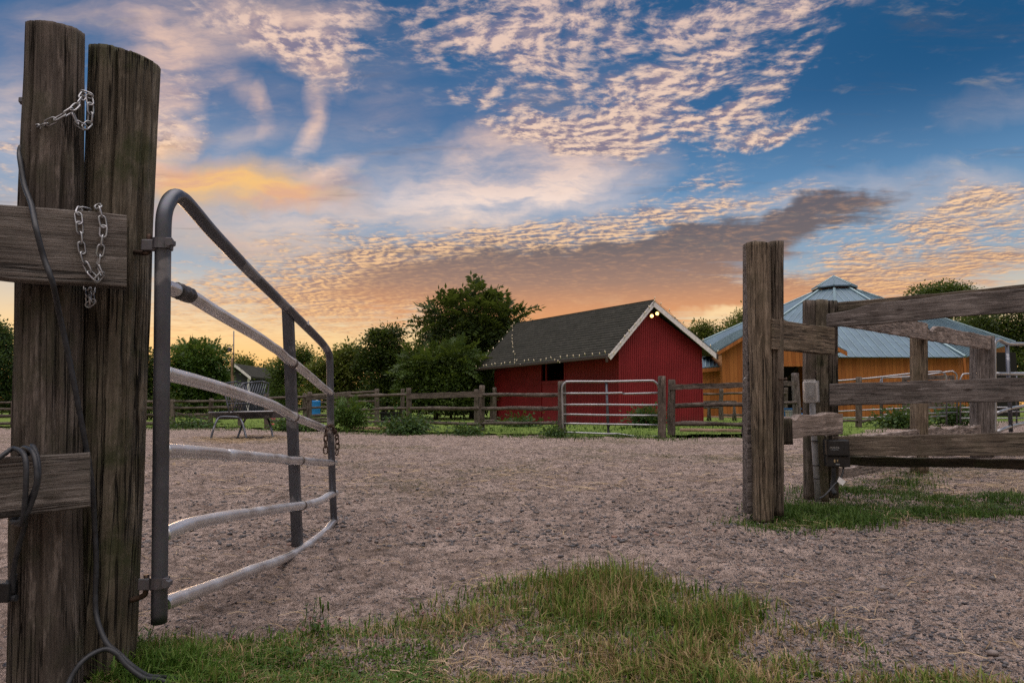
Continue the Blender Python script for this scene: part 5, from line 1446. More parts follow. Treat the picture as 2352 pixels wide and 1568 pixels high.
# ------------------------------------------------------------------ foliage
def leaf_quads(cen, dirv, nrm, ln, wd):
    """kite shaped leaves: cen base points (n,3), dirv unit length axis, nrm unit normal, ln, wd arrays"""
    side = np.cross(dirv, nrm)
    side /= np.linalg.norm(side, axis=1, keepdims=True) + 1e-9
    a = cen; b = cen + dirv * (ln * .45)[:, None] + side * (wd / 2)[:, None]
    c = cen + dirv * ln[:, None]; d = cen + dirv * (ln * .45)[:, None] - side * (wd / 2)[:, None]
    return np.stack([a, b, c, d], 1).reshape(-1, 3)
def unit(a): return a / (np.linalg.norm(a, axis=1, keepdims=True) + 1e-9)
def blob_leaves(cx, cy, Y, rx, ry, depth, n, size, clump, r, droop=.2):
    """leaves in clumps through one lobe of a crown"""
    c = np.array(at(cx, cy, Y)); k = Y / F
    nc = max(5, int(n / clump))
    u = unit(r.normal(size=(nc, 3))); rad = r.uniform(.22, 1.0, nc) ** .55 * r.uniform(.72, 1.22, nc)
    cc = c + u * rad[:, None] * np.array([rx * k, depth, ry * k])
    idx = r.integers(0, nc, n)
    spread = size * 2.1
    off = r.normal(size=(n, 3)) * np.array([spread, spread, spread * .62])
    p = cc[idx] + off * r.uniform(.4, 1.1, nc)[idx][:, None]
    dv = unit(off + u[idx] * spread * .8 + r.normal(size=(n, 3)) * spread * .5 + np.array([0, 0, -droop * spread]))
    nv = unit(r.normal(size=(n, 3)) * .8 + np.array([0, -.25, .9]))
    ln = size * r.uniform(.6, 1.35, n); wd = ln * r.uniform(.42, .68, n)
    return leaf_quads(p, dv, nv, ln, wd), cc
def frond_leaves(cx, cy, Y, rx, ry, depth, n, flen, r, leaflets=9, out=1.0):
    """compound leaves: a drooping stalk with paired leaflets"""
    c = np.array(at(cx, cy, Y)); k = Y / F
    u = unit(r.normal(size=(n, 3)) * np.array([1, .8, 1])); rad = r.uniform(.15, 1.0, n) ** .5
    b = c + u * rad[:, None] * np.array([rx * k, depth, ry * k])
    d = unit(u * out + r.normal(size=(n, 3)) * .45 + np.array([0, 0, .28]))
    L = flen * r.uniform(.6, 1.25, n)
    out_v = []
    side = unit(np.cross(d, np.array([[0, -.2, 1.0]]) + r.normal(size=(n, 3)) * .5)); nv = unit(np.cross(side, d))
    for q in range(leaflets):
        t = (q + 1) / leaflets
        p = b + d * (L * t)[:, None] + np.array([0, 0, -1]) * (L * .28 * t * t)[:, None]
        for s in ((-1, 1) if q < leaflets - 1 else (0,)):
            dv = unit(d * (.45 if s else 1) + side * s + r.normal(size=(n, 3)) * .15 + np.array([0, 0, -.15]))
            ln = L * .34 * (1 - .35 * abs(t - .5)); out_v.append(leaf_quads(p, dv, nv, ln, ln * .36))
    return np.concatenate(out_v), b
def tree(label, px, base_y, Y, lobes, leaf, mat, group='trees along the edge of the farm', trunk=.14, fronds=None, name='tree', cat='tree', seed=1, base_z=None, stems=1, density=1.0):
    """lobes: (cx, cy, rx, ry, leaves) as seen in the direction of the photograph, at distance Y"""
    r = np.random.default_rng(seed); rs = random.Random(seed)
    g = at(px, 930, Y); g.z = 0.0 if base_z is None else base_z
    t = thing(name, label, cat, g, group)
    vs, tips = [], []
    k = Y / F
    for (cx, cy, rx, ry, n) in lobes:
        n = int(n * density * 1.7)
        v, cc = blob_leaves(cx, cy, Y + r.uniform(-.5, .5) * rx * k, rx, ry, rx * k * .85, n, leaf, 26, r); vs.append(v); tips.append(cc[:max(3, min(9, len(cc) // 6))])
    for fr in fronds or ():
        v, b = frond_leaves(fr[0], fr[1], Y, fr[2], fr[3], fr[2] * k * .8, int(fr[4] * density * 1.5), fr[5], r); vs.append(v)
    for (cx, cy, rx, ry, n) in lobes:          # sprigs that break the outline
        u = unit(r.normal(size=(int(10 + rx * .5), 3)) * np.array([1, .6, 1])); u[:, 2] = np.abs(u[:, 2]) * .9 + u[:, 2] * .1
        for q in u:
            pxq, pyq = cx + q[0] * rx * r.uniform(.85, 1.12), cy - q[2] * ry * r.uniform(.9, 1.35)
            v, _ = blob_leaves(pxq, pyq, Y + q[1] * rx * k * .8, 3.5 + rx * .07, 3.5 + ry * .10, .25, int(16 + 22 * r.random()), leaf * .9, 12, r); vs.append(v)
    V_ = np.concatenate(vs)
    big('crown', V_, 4, np.arange(len(V_)), mat, t)
    # trunk with limbs reaching into the lobes
    parts = []
    top = at(px, min(l[1] for l in lobes), Y); cz = np.mean([at(l[0], l[1], Y).z for l in lobes])
    for s in range(stems):
        b = g + Vector((rs.uniform(-.3, .3) * (stems > 1), 0, -.1)); m = Vector((g.x + rs.uniform(-.25, .25) + (rs.uniform(-.6, .6) if stems > 1 else 0), g.y, cz * .62))
        tp = Vector((top.x, top.y, top.z * .96))
        parts.append(tube_vf(smooth_path([b, b.lerp(m, .5) + Vector((rs.uniform(-.1, .1), 0, 0)), m, m.lerp(tp, .5) + Vector((rs.uniform(-.3, .3), 0, 0)), tp], 4), [trunk * (1 - .95 * i / 16) + .006 for i in range(17)], 8))
        for cc in tips:
            for q in cc:
                q = Vector(q); st = b.lerp(m, rs.uniform(.55, 1.0)) if rs.random() < .6 else m.lerp(tp, rs.uniform(0, .6))
                md = st.lerp(q, .5) + Vector((rs.uniform(-.2, .2), 0, rs.uniform(-.05, .25)))
                parts.append(tube_vf(smooth_path([st, md, q], 3), [trunk * .34 * (1 - .9 * i / 6) + .004 for i in range(7)], 5))
    Vt, Ft = merge(parts); obj('trunk', Vt, Ft, M['bark'], t, Matrix.Translation(g) @ Matrix.Rotation(R(-90), 4, 'Y'), True)
    return t
GT = 'trees along the edge of the farm'
tree('dense dark tree at the far left behind the left posts', -20, 952, 42, [(-20, 850, 60, 70, 2600), (-5, 800, 36, 50, 1500), (30, 850, 40, 60, 1800), (50, 890, 28, 45, 1000), (-60, 800, 60, 80, 1600), (0, 775, 18, 30, 500), (20, 915, 50, 25, 1400)], .17, M['leaf_blue'], seed=11, trunk=.2)
tree('slender young tree with sparse leaves between the left posts and the open gate', 340, 955, 36, [(338, 830, 12, 20, 170), (345, 862, 20, 26, 420), (330, 880, 22, 30, 420), (345, 905, 26, 22, 520), (360, 930, 40, 16, 700)], .17, M['leaf_dark'], seed=12, trunk=.05, stems=3)
tree('broad green tree with drooping compound leaves left of the utility pole', 455, 955, 43, [(455, 880, 62, 52, 2600), (420, 870, 40, 45, 1200), (485, 870, 32, 46, 1200), (460, 830, 50, 28, 900), (440, 925, 66, 24, 1700), (515, 922, 26, 20, 500)], .19, M['leaf_fresh'], seed=13, trunk=.16,
     fronds=[(460, 815, 62, 20, 70, .85), (420, 845, 34, 34, 46, .8), (495, 840, 26, 36, 40, .8), (455, 800, 34, 8, 16, .8), (460, 880, 70, 46, 70, .8)])
tree('small round tree far off behind the dark house roof', 556, 952, 74, [(556, 835, 16, 14, 420), (552, 850, 22, 14, 480), (562, 868, 22, 16, 500)], .26, M['leaf_olive'], seed=14, trunk=.12)
tree('low bushy tree right of the dark house', 610, 953, 70, [(610, 862, 30, 20, 900), (598, 880, 20, 22, 600), (640, 866, 32, 24, 900), (620, 905, 60, 26, 1600)], .22, M['leaf_mid'], seed=15, trunk=.12)
tree('tall leafy tree seen behind the upright brace of the open gate', 680, 954, 52, [(668, 848, 26, 26, 900), (690, 822, 22, 20, 600), (650, 850, 22, 22, 500), (700, 850, 30, 30, 1000), (675, 900, 60, 36, 2000)], .20, M['leaf_mid'], seed=16, trunk=.14)
tree('pale willowy tree right of the gate end', 775, 955, 40, [(770, 850, 42, 30, 800), (800, 820, 28, 22, 420), (740, 865, 28, 30, 560), (800, 875, 40, 34, 900), (770, 910, 60, 26, 1500)], .20, M['leaf_olive'], seed=17, trunk=.10,
     fronds=[(770, 850, 46, 34, 60, .6), (800, 830, 30, 24, 40, .55)], stems=2)
tree('dark tree with layered flat branches left of the tall walnut tree', 880, 956, 39, [(880, 862, 38, 52, 2200), (860, 815, 34, 12, 560), (905, 815, 34, 12, 560), (880, 785, 30, 9, 420), (900, 765, 20, 6, 180), (850, 840, 26, 16, 500), (915, 845, 28, 18, 560), (880, 912, 54, 28, 1700), (870, 772, 16, 6, 130)], .17, M['leaf_dark'], seed=18, trunk=.13,
     fronds=[(880, 790, 50, 24, 60, .55), (895, 764, 30, 6, 18, .5)])
tree('tall walnut tree with compound leaf sprays left of the red barn roof', 1085, 957, 40, [(1085, 790, 90, 62, 3800), (1040, 760, 52, 46, 1300), (1130, 760, 50, 46, 1300), (1085, 725, 40, 34, 500), (1000, 850, 52, 50, 2200), (1080, 860, 70, 56, 3000), (1130, 850, 50, 60, 2200), (1060, 920, 110, 30, 2600)], .19, M['leaf_dark'], seed=19, trunk=.22,
     fronds=[(1085, 735, 90, 50, 80, 1.2), (1100, 690, 26, 26, 16, 1.25), (1030, 725, 44, 30, 34, 1.2), (1150, 730, 40, 30, 34, 1.25), (1180, 722, 20, 22, 14, 1.25), (1108, 672, 10, 12, 6, 1.1), (990, 750, 24, 24, 16, 1.1), (1085, 820, 110, 60, 100, .85)])
tree('lighter green leafy tree in front of the walnut', 1000, 956, 36, [(975, 850, 34, 30, 800), (955, 890, 26, 36, 700), (1025, 835, 36, 26, 800), (1020, 880, 50, 30, 1100), (1085, 855, 40, 24, 700), (1010, 920, 90, 24, 1700), (1100, 905, 46, 30, 900)], .18, M['leaf_mid'], seed=20, trunk=.13,
     fronds=[(980, 835, 56, 40, 60, .9), (1050, 830, 56, 34, 60, .9), (1100, 870, 46, 40, 40, .9), (950, 880, 30, 50, 40, .9)])
tree('round topped far tree between the red barn and the tall gate post', 1615, 953, 66, [(1615, 765, 24, 20, 700), (1600, 782, 22, 20, 500), (1632, 785, 20, 22, 500), (1618, 815, 30, 26, 700), (1610, 860, 34, 40, 900)], .26, M['leaf_olive'], seed=21, trunk=.16)
tree('far tree leaning out from behind the tall gate post', 1705, 953, 66, [(1690, 760, 26, 22, 700), (1712, 735, 16, 18, 360), (1672, 778, 20, 16, 400), (1720, 770, 36, 40, 900), (1700, 820, 44, 40, 900)], .26, M['leaf_olive'], seed=22, trunk=.16)
tree('broad far tree rising behind the top board of the right fence', 2165, 950, 95, [(2170, 672, 42, 16, 1000), (2120, 680, 32, 14, 500), (2205, 676, 28, 16, 500), (2165, 710, 76, 34, 1800), (2165, 790, 80, 60, 1800)], .36, M['leaf_mid'], seed=23, trunk=.3)
tree('tall loose tree with gaps of sky at the right edge', 2330, 951, 74, [(2330, 730, 30, 26, 420), (2290, 770, 50, 40, 1500), (2350, 800, 50, 40, 1300), (2300, 840, 70, 50, 2000), (2390, 770, 50, 60, 1600), (2250, 750, 34, 28, 700), (2340, 880, 80, 40, 1800)], .30, M['leaf_dark'], seed=24, trunk=.24)
tree('thick green tree behind the right end of the round barn', 2250, 952, 84, [(2240, 760, 50, 34, 1600), (2215, 790, 40, 40, 1100), (2270, 800, 60, 50, 1800), (2250, 870, 70, 50, 1600)], .32, M['leaf_mid'], seed=25, trunk=.24)
# a far wood closing the gaps, one mass
def far_wood():
    r = np.random.default_rng(5); vs = []
    for x0, x1, top, Y in ((-500, 120, 900, 70), (330, 660, 876, 74), (560, 1250, 862, 72), (1560, 1740, 850, 110), (2180, 2900, 800, 115)):
        k = Y / F
        for cx in np.arange(x0, x1, 34):
            h = 930 - top + r.uniform(-10, 14); cy = 945 - h / 2
            v, _ = blob_leaves(cx, cy, Y + r.uniform(-4, 4), 34, h * .62, 34 * k, 520, .34, 30, r); vs.append(v)
    V_ = np.concatenate(vs); tag(big('far_wood', V_, 4, np.arange(len(V_)), M['leaf_dark']), kind='stuff')
far_wood()

# shrubs and weeds, each a plant of its own
def shrub(label, px, base_y, w, h, n, leaf, mat, name='shrub', seed=1, fr=0, group=None):
    r = np.random.default_rng(seed); g = gnd(px, base_y); Y = g.y; k = Y / F
    t = thing(name, label, 'plant' if name != 'shrub' else 'shrub', g, group)
    vs = []
    for q in range(5):
        cx = px + r.uniform(-.3, .3) * w; rr = w * r.uniform(.25, .4); cy = base_y - h * r.uniform(.25, .68)
        v, _ = blob_leaves(cx, cy, Y, rr, h * .3, rr * k, n // 5, leaf, 14, r, .5); vs.append(v)
    if fr:
        v, _ = frond_leaves(px, base_y - h * .5, Y, w * .42, h * .42, w * .4 * k, fr, leaf * 3.2, r, 7); vs.append(v)
    V_ = np.concatenate(vs); V_[:, 2] = np.maximum(V_[:, 2], .03)
    big('foliage', V_, 4, np.arange(len(V_)), mat, t)
    parts = []
    for q in range(6):
        tip = at(px + r.uniform(-.35, .35) * w, base_y - h * r.uniform(.5, .85), Y)
        parts.append(tube_vf(smooth_path([g + Vector((r.uniform(-.1, .1), 0, -.02)), g.lerp(tip, .5) + Vector((r.uniform(-.08, .08), 0, .05)), tip], 4), [.012 * (1 - .8 * i / 8) + .002 for i in range(9)], 5))
    V2, F2 = merge(parts); obj('stem', V2, F2, M['bark'], t, None, True)
shrub('fresh green feathery shrub growing against the split rail fence beside the gate end', 800, 992, 78, 82, 2400, .085, M['leaf_fresh'], seed=31, fr=70)
shrub('dense dock weed clump under the split rail fence below the black trough', 935, 998, 110, 38, 1800, .11, M['leaf_weed'], 'weed', seed=32)
shrub('low weed patch left of the fence post before the red barn', 1078, 1000, 70, 18, 700, .09, M['leaf_weed'], 'weed', seed=33)
shrub('weeds around the foot of the leftmost red barn wall', 1200, 982, 80, 24, 900, .12, M['leaf_weed'], 'weed', seed=34)
shrub('leafy bush against the red barn gable behind the steel gate', 1484, 984, 60, 44, 1500, .11, M['leaf_weed'], 'shrub', seed=35, fr=30)
shrub('small vine climbing the rail post on the lawn right of the red barn', 1635, 956, 34, 34, 420, .16, M['leaf_weed'], 'weed', seed=36)
shrub('dark weed clump at the corral fence left of the pale post', 2060, 984, 100, 36, 1500, .14, M['leaf_weed'], 'weed', seed=37)
shrub('dark nettle clump at the corral fence between the two pale posts', 2190, 978, 100, 42, 1600, .14, M['leaf_weed'], 'weed', seed=38)
shrub('low weeds along the lower rail left of the hay feeder', 430, 984, 120, 16, 900, .12, M['leaf_weed'], 'weed', seed=39)
shrub('weeds under the rail right of the pink ribbon', 660, 990, 70, 30, 1000, .10, M['leaf_weed'], 'weed', seed=40)
shrub('weed tuft at the foot of the gate hinge post before the barn door', 1275, 1005, 50, 20, 600, .08, M['leaf_weed'], 'weed', seed=41)

# ------------------------------------------------------------------ grass
def blades(pts, hts, wid, r, lean=.55, name='grass', mat=None):
    """grass blades: bent, tapering, 5 vertices each"""
    n = len(pts)
    az = r.uniform(0, 2 * math.pi, n); d = np.stack([np.cos(az), np.sin(az), np.zeros(n)], 1)
    s = np.stack([-np.sin(az), np.cos(az), np.zeros(n)], 1)
    ln = hts * np.abs(r.normal(0, lean, n)); up = np.array([0, 0, 1.0])
    w = (wid * r.uniform(.6, 1.3, n))[:, None]
    p0 = pts; p1 = pts + up * (hts * .55)[:, None] + d * (ln * .30)[:, None]; p2 = pts + up * (hts * np.clip(1 - np.abs(ln / hts) * .25, .35, 1))[:, None] + d * ln[:, None]
    V_ = np.stack([p0 - s * w, p0 + s * w, p1 + s * w * .8, p1 - s * w * .8, p2 + s * w * .08, p2 - s * w * .08], 1).reshape(-1, 3)
    b = np.arange(n) * 6
    idx = np.stack([b, b + 1, b + 2, b + 3, b + 3, b + 2, b + 4, b + 5], 1).reshape(-1)
    return V_, idx
def in_poly(x, y, poly):
    c = np.zeros(len(x), bool); j = len(poly) - 1
    for i in range(len(poly)):
        xi, yi = poly[i]; xj, yj = poly[j]
        c ^= ((yi > y) != (yj > y)) & (x < (xj - xi) * (y - yi) / (yj - yi + 1e-12) + xi); j = i
    return c
def scatter(poly, n, r, thr=None, seed=9, fs=.012):
    """ground points inside an outline given as directions on the ground, thinned into tufts"""
    xs = [p[0] for p in poly]; ys = [p[1] for p in poly]
    x = r.uniform(min(xs), max(xs), n); y = r.uniform(min(ys), max(ys), n)
    k = in_poly(x, y, poly); x, y = x[k], y[k]
    a = (x - 1176) / F; b = (784 - y) / F
    dx, dy, dz = a, cp - sp_ * b, sp_ + cp * b
    t = EYE / -dz; X, Y = dx * t, dy * t
    X = X + r.normal(0, .022, len(X)) * Y; Y = Y + r.normal(0, .018, len(Y)) * Y      # ragged edges
    dens = vnoise(X * 2.2 + 30, Y * 2.2 + 30, seed) + .6 * vnoise(X * 7 + 3, Y * 7 + 9, seed + 1)
    if thr is not None:
        k = dens + r.uniform(-.12, .12, len(X)) > thr; X, Y, dens, x, y = X[k], Y[k], dens[k], x[k], y[k]
    return np.stack([X, Y, gheight(X, Y) - .004], 1), dens, x, y
def grass_patch(polys, mat, seed, label=None):
    r = np.random.default_rng(seed); vs, ids, o = [], [], 0
    for poly, n, h, wid, thr, lean in polys:
        P, dens, x, y = scatter(poly, n, r, thr, seed + 2)
        if not len(P): continue
        hh = h * r.uniform(.45, 1.25, len(P)) * np.clip(.75 + dens * 1.1, .4, 1.5)
        V_, idx = blades(P, hh, wid, r, lean); vs.append(V_); ids.append(idx + o); o += len(V_)
    ob = big('grass', np.concatenate(vs), 4, np.concatenate(ids), mat); tag(ob, kind='stuff')
grass_patch([
    # the front verge: lush on the left, a tall tuft in the middle, thin to the right
    ([(255, 1500), (560, 1470), (800, 1445), (1010, 1410), (1060, 1440), (1050, 1500), (1120, 1540), (1150, 1640), (230, 1640)], 4500, .055, .0020, -.4, .9),
    ([(940, 1440), (1000, 1395), (1100, 1355), (1230, 1328), (1330, 1322), (1440, 1325), (1530, 1350), (1600, 1375), (1700, 1400), (1690, 1440), (1560, 1460), (1350, 1462), (1180, 1470), (1020, 1500)], 7500, .058, .0030, -.4, .75),
    ([(1220, 1395), (1260, 1345), (1340, 1330), (1440, 1335), (1500, 1380), (1470, 1430), (1340, 1440), (1250, 1425)], 1900, .092, .0032, -.2, .55),
    ([(1500, 1450), (1600, 1420), (1720, 1410), (1760, 1425), (1700, 1470), (1560, 1480)], 1100, .080, .0030, -.2, .6),
    ([(1360, 1500), (1480, 1470), (1620, 1455), (1700, 1470), (1660, 1560), (1500, 1600), (1350, 1600)], 2600, .062, .0029, -.3, .75),
    ([(1560, 1540), (1700, 1480), (1850, 1450), (1980, 1470), (2040, 1500), (2000, 1550), (1800, 1600), (1560, 1620)], 3000, .066, .0030, -.16, .75),
    ([(1700, 1590), (1900, 1560), (2100, 1540), (2250, 1560), (2352, 1580), (2352, 1640), (1700, 1640)], 2400, .062, .0030, -.08, .75),
    ([(1100, 1500), (1380, 1480), (1380, 1640), (1100, 1640)], 2600, .05, .0028, -.2, .85),
    ([(1690, 1390), (1760, 1380), (1760, 1402), (1690, 1404)], 200, .05, .002, None, .6),
    ], M['blade'], 71)
grass_patch([
    ([(255, 1500), (330, 1490), (420, 1478), (560, 1462), (660, 1450), (800, 1440), (930, 1425), (1000, 1420), (1040, 1460), (1020, 1520), (960, 1560), (900, 1640), (230, 1640)], 10000, .055, .0029, -.5, .75),
    ([(300, 1500), (420, 1482), (560, 1468), (640, 1470), (600, 1540), (380, 1570), (260, 1560)], 3600, .085, .0030, -.5, .6),
    ([(270, 1540), (420, 1500), (1000, 1450), (1000, 1640), (270, 1640)], 6500, .030, .0048, -.5, .9)], M['blade_left'], 74)
grass_patch([
    ([(1716, 1198), (1760, 1180), (1820, 1150), (1880, 1128), (1960, 1112), (2050, 1100), (2090, 1112), (2110, 1130), (2200, 1132), (2300, 1128), (2420, 1140), (2420, 1190), (2300, 1192), (2180, 1192), (2080, 1194), (1980, 1208), (1880, 1217), (1790, 1212)], 26000, .075, .0032, -.5, .8),
    ([(1830, 1140), (1900, 1118), (1990, 1104), (2060, 1092), (2120, 1090), (2130, 1108), (2000, 1135), (1900, 1150)], 5500, .080, .0030, -.5, .7),
    ([(1720, 1205), (1790, 1160), (1830, 1160), (1830, 1200), (1790, 1220)], 1500, .090, .0030, None, .6),
    ([(1660, 1202), (1696, 1198), (1700, 1206), (1664, 1209)], 90, .05, .003, None, .7),
    ], M['blade_lush'], 72)
fence_strip = []
lx = lawn_edge_px
for (xa, ya), (xb, yb) in zip(lx[1:-2], lx[2:-1]):
    fence_strip.append(([(xa, ya - 11), (xb, yb - 11), (xb, yb + 7), (xa, ya + 7)], int(abs(xb - xa) * 9), .115, .007, -.22, .7))
for (xa, ya), (xb, yb) in zip(lx[4:-4], lx[5:-3]):
    fence_strip.append(([(xa, ya - 36), (xb, yb - 36), (xb, yb - 9), (xa, ya - 9)], int(abs(xb - xa) * 5), .13, .016, -.30, .7))
grass_patch(fence_strip, M['blade_lush'], 73)

# dead thatch lying flat between the living blades
grass_patch([
    ([(255, 1500), (560, 1465), (800, 1442), (1010, 1405), (1200, 1345), (1440, 1335), (1600, 1385), (1760, 1430), (1980, 1480), (2150, 1560), (2200, 1640), (230, 1640)], 9000, .040, .0016, -.35, 1.5),
    ([(1740, 1200), (1900, 1130), (2080, 1100), (2400, 1130), (2400, 1190), (1900, 1212)], 2200, .05, .0024, -.3, 1.5)], M['straw'], 76)
def clover():
    r = np.random.default_rng(86); vs = []
    for poly, n, hgt, sz in (([(300, 1500), (560, 1472), (820, 1448), (1000, 1430), (1020, 1520), (900, 1640), (250, 1640)], 2600, .030, .0085), ([(1040, 1440), (1300, 1420), (1300, 1500), (1060, 1500)], 500, .025, .008), ([(1760, 1205), (2350, 1150), (2350, 1185), (1900, 1210)], 900, .05, .015)):
        P, dens, x, y = scatter(poly, n, r, -.2, 87); m = len(P)
        P = P + np.array([0, 0, 1.0]) * (hgt * r.uniform(.4, 1.3, m))[:, None]
        az0 = r.uniform(0, 6.28, m)
        for q in range(3):
            az = az0 + q * 2.09; d = unit(np.stack([np.cos(az), np.sin(az), r.uniform(-.1, .4, m)], 1)); ln = sz * r.uniform(.7, 1.4, m)
            vs.append(leaf_quads(P, d, unit(np.stack([r.normal(0, .2, m), r.normal(0, .2, m), np.ones(m)], 1)), ln, ln * .95))
    V_ = np.concatenate(vs); tag(big('clover', V_, 4, np.arange(len(V_)), M['leaf_fresh']), kind='stuff')
clover()
def clover_heads():
    r = np.random.default_rng(88); vs, ids, o = [], [], 0
    for px, py in ((718, 1468), (735, 1474), (742, 1480), (866, 1500), (880, 1508), (780, 1455), (960, 1450), (690, 1478), (540, 1505), (1000, 1440)):
        px += r.uniform(-6, 6); g = on_ground(px, py); t = thing('clover_flower', 'small pinkish clover flower head standing in the verge grass', 'flower', g, 'clover flowers in the front verge')
        top = g + Vector((r.normal(0, .008), 0, r.uniform(.045, .065)))
        V2, F2 = tube_vf([g, top], .0012, 5); obj('stalk', V2, F2, M['blade_lush'], t)
        c = np.repeat(np.array(top)[None], 26, 0); d = unit(r.normal(size=(26, 3)) + np.array([0, 0, .5])); ln = .009 * r.uniform(.8, 1.2, 26)
        V_ = leaf_quads(c, d, unit(r.normal(size=(26, 3))), ln, ln * .4); big('flower_head', V_, 4, np.arange(len(V_)), M['clover_pink'], t)
clover_heads()

# dry straw lying about, one ground cover
def straw():
    r = np.random.default_rng(81); vs, ids, o = [], [], 0
    for poly, n, L, wd in (([(200, 1120), (2352, 1120), (2352, 1640), (200, 1640)], 1100, .085, .0017), ([(200, 1010), (2352, 1010), (2352, 1130), (200, 1130)], 1500, .15, .0045),
                        ([(2060, 1095), (2352, 1078), (2420, 1140), (2352, 1130), (2130, 1120)], 1100, .17, .0018), ([(1760, 1195), (2352, 1180), (2352, 1230), (1800, 1235)], 200, .15, .0016),
                        ([(470, 1003), (660, 1000), (680, 1014), (560, 1020), (460, 1014)], 1500, .22, .005), ([(950, 1340), (1250, 1310), (1250, 1350), (980, 1390)], 200, .13, .0014),
                        ([(1000, 1420), (1700, 1400), (1800, 1568), (900, 1568)], 500, .08, .0013), ([(380, 1480), (1000, 1450), (1000, 1560), (380, 1568)], 160, .07, .0012)):
        P, dens, x, y = scatter(poly, n, r, -.1, 83); m = len(P)
        if not m: continue
        az = r.normal(0, .75, m) + (r.random(m) < .5) * math.pi; ll = L * r.uniform(.3, 1.6, m)
        d = np.stack([np.cos(az), np.sin(az), r.normal(0, .10, m)], 1); s = np.stack([-np.sin(az), np.cos(az), np.zeros(m)], 1) * (wd * r.uniform(.6, 1.5, m))[:, None]
        c = P + np.array([0, 0, .010]) + np.array([0, 0, 1]) * (np.abs(d[:, 2]) * ll * .5)[:, None]
        bend = s * 0 + np.stack([-np.sin(az), np.cos(az), np.zeros(m)], 1) * (ll * r.normal(0, .10, m))[:, None] + np.array([0, 0, .008])
        a, b = c - d * (ll / 2)[:, None], c + d * (ll / 2)[:, None]; mid = c + bend
        a[:, 2] = np.maximum(a[:, 2], P[:, 2] + .004); b[:, 2] = np.maximum(b[:, 2], P[:, 2] + .004)
        up = np.array([0, 0, 1.0]) * (wd * .8)
        V_ = np.stack([a - s, a + s + up, mid - s, mid + s + up, b - s, b + s + up], 1).reshape(-1, 3)
        k = np.arange(m) * 6 + o
        ids.append(np.stack([k, k + 1, k + 3, k + 2, k + 2, k + 3, k + 5, k + 4], 1).reshape(-1)); vs.append(V_); o += len(V_)
    tag(big('straw', np.concatenate(vs), 4, np.concatenate(ids), M['straw']), kind='stuff')
straw()
# loose stones, one ground cover
def pebbles():
    r = np.random.default_rng(91)
    bm = bmesh.new(); bmesh.ops.create_icosphere(bm, subdivisions=1, radius=1); bm.verts.index_update()
    bv = np.array([v.co[:] for v in bm.verts]); bf = np.array([[v.index for v in f.verts] for f in bm.faces]); bm.free()
    vs, ids, o = [], [], 0
    for poly, n, s0, s1 in (([(200, 1230), (2352, 1230), (2352, 1640), (200, 1640)], 6500, .0028, .0075), ([(1500, 1230), (2352, 1200), (2352, 1640), (1500, 1600)], 3600, .0030, .0085), ([(200, 1030), (2352, 1030), (2352, 1260), (200, 1260)], 7000, .006, .016), ([(1180, 1460), (1330, 1450), (1340, 1530), (1160, 1540)], 110, .004, .011), ([(300, 1100), (2352, 1150), (2352, 1560), (1000, 1420)], 90, .010, .020)):
        P, dens, x, y = scatter(poly, n, r, None, 93); m = len(P)
        sz = r.uniform(s0, s1, m) * r.uniform(.6, 1.2, m)
        sc = r.uniform(.6, 1.3, (m, 1, 3)) * np.array([1, 1, .62]); ang = r.uniform(0, 6.28, m)
        jit = 1 + r.normal(0, .13, (m, len(bv), 1))
        v = bv[None] * sc * sz[:, None, None] * jit
        ca, sa = np.cos(ang)[:, None], np.sin(ang)[:, None]
        v = np.stack([v[..., 0] * ca - v[..., 1] * sa, v[..., 0] * sa + v[..., 1] * ca, v[..., 2]], -1) + P[:, None, :] + np.array([0, 0, 1.0]) * (sz * .30 + .004)[:, None, None]
        vs.append(v.reshape(-1, 3)); ids.append((bf[None] + (np.arange(m) * len(bv))[:, None, None] + o).reshape(-1)); o += m * len(bv)
    tag(big('loose_stones', np.concatenate(vs), 3, np.concatenate(ids), M['pebble']), kind='stuff')
pebbles()

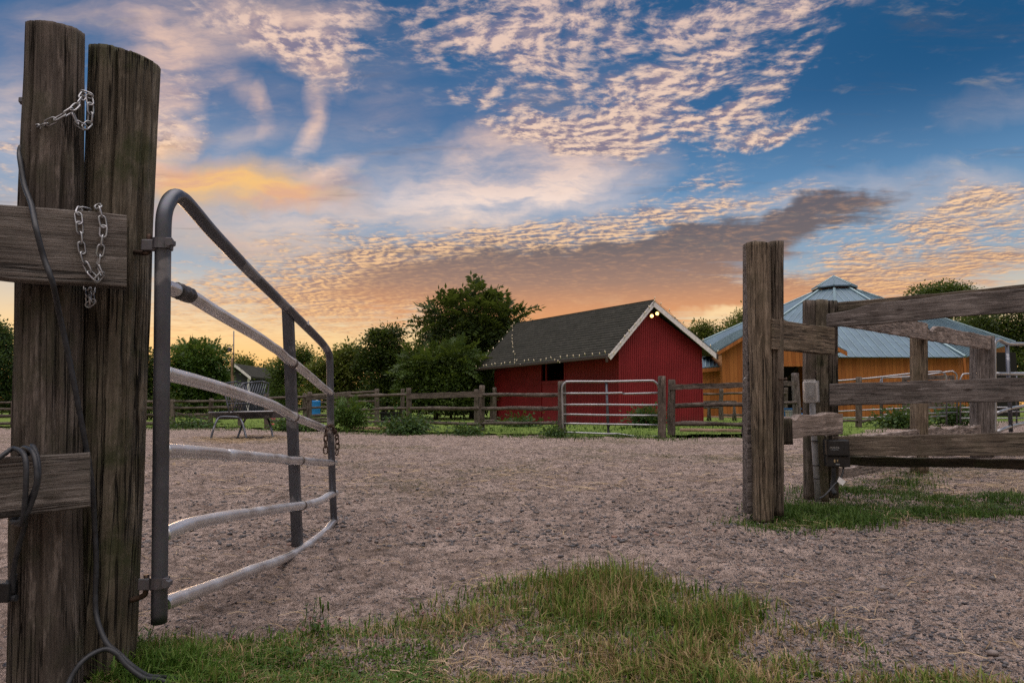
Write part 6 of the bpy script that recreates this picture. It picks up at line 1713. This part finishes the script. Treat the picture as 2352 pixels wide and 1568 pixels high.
# single weeds standing out of the front verge
def weed_stalk(label, px, py, h, n, kind, seed):
    r = np.random.default_rng(seed); g = on_ground(px, py)
    t = thing('weed', label, 'weed', g)
    parts, vs = [], []
    for q in range(n):
        lean = Vector((r.normal(0, .16), r.normal(0, .12), 1)).normalized(); hh = h * r.uniform(.6, 1.05)
        b = g + Vector((r.normal(0, .012), r.normal(0, .012), 0)); tip = b + lean * hh
        parts.append(tube_vf(smooth_path([b, b.lerp(tip, .5) + Vector((r.normal(0, .006), 0, 0)), tip], 4), [.0018 * (1 - .5 * i / 8) for i in range(9)], 5))
        if kind == 'plantain':
            parts.append(tube_vf([tip, tip + lean * .01, tip + lean * (hh * .4), tip + lean * (hh * .43)], [.002, .0036, .0032, .001], 7))
        else:
            m = 26; u = np.linspace(.15, 1, m); c = np.array([b.lerp(tip, k)[:] for k in u])
            az = np.arange(m) * 2.4; d = unit(np.stack([np.cos(az), np.sin(az), np.full(m, .55)], 1)); ln = hh * .26 * (1.15 - u * .75)
            vs.append(leaf_quads(c, d, unit(np.stack([-np.cos(az) * .5, -np.sin(az) * .5, np.ones(m)], 1)), ln, ln * .24))
    if kind == 'plantain':
        m = 9; az = r.uniform(0, 6.28, m); d = unit(np.stack([np.cos(az), np.sin(az), np.full(m, .6)], 1)); ln = h * r.uniform(.4, .7, m)
        vs.append(leaf_quads(np.repeat(np.array(g)[None], m, 0), d, unit(np.stack([-np.cos(az) * .6, -np.sin(az) * .6, np.ones(m)], 1)), ln, ln * .3))
    V2, F2 = merge(parts); obj('stalk', V2, F2, M['blade_lush'], t, None, True)
    V_ = np.concatenate(vs); big('leaves', V_, 4, np.arange(len(V_)), M['leaf_fresh'], t)
weed_stalk('tall narrow leafed weed right at the foot of the mossy left post', 322, 1500, .165, 2, 'leafy', 101)
weed_stalk('leafy weed standing up from the verge below the open gate', 700, 1470, .12, 2, 'leafy', 102)
weed_stalk('cluster of brown plantain stalks standing in the verge', 740, 1462, .10, 4, 'plantain', 103)
weed_stalk('short leafy weed among the clover in the middle of the verge', 905, 1452, .08, 2, 'leafy', 104)
weed_stalk('small jagged weed at the foot of the tall gate post', 1800, 1178, .16, 3, 'leafy', 105)
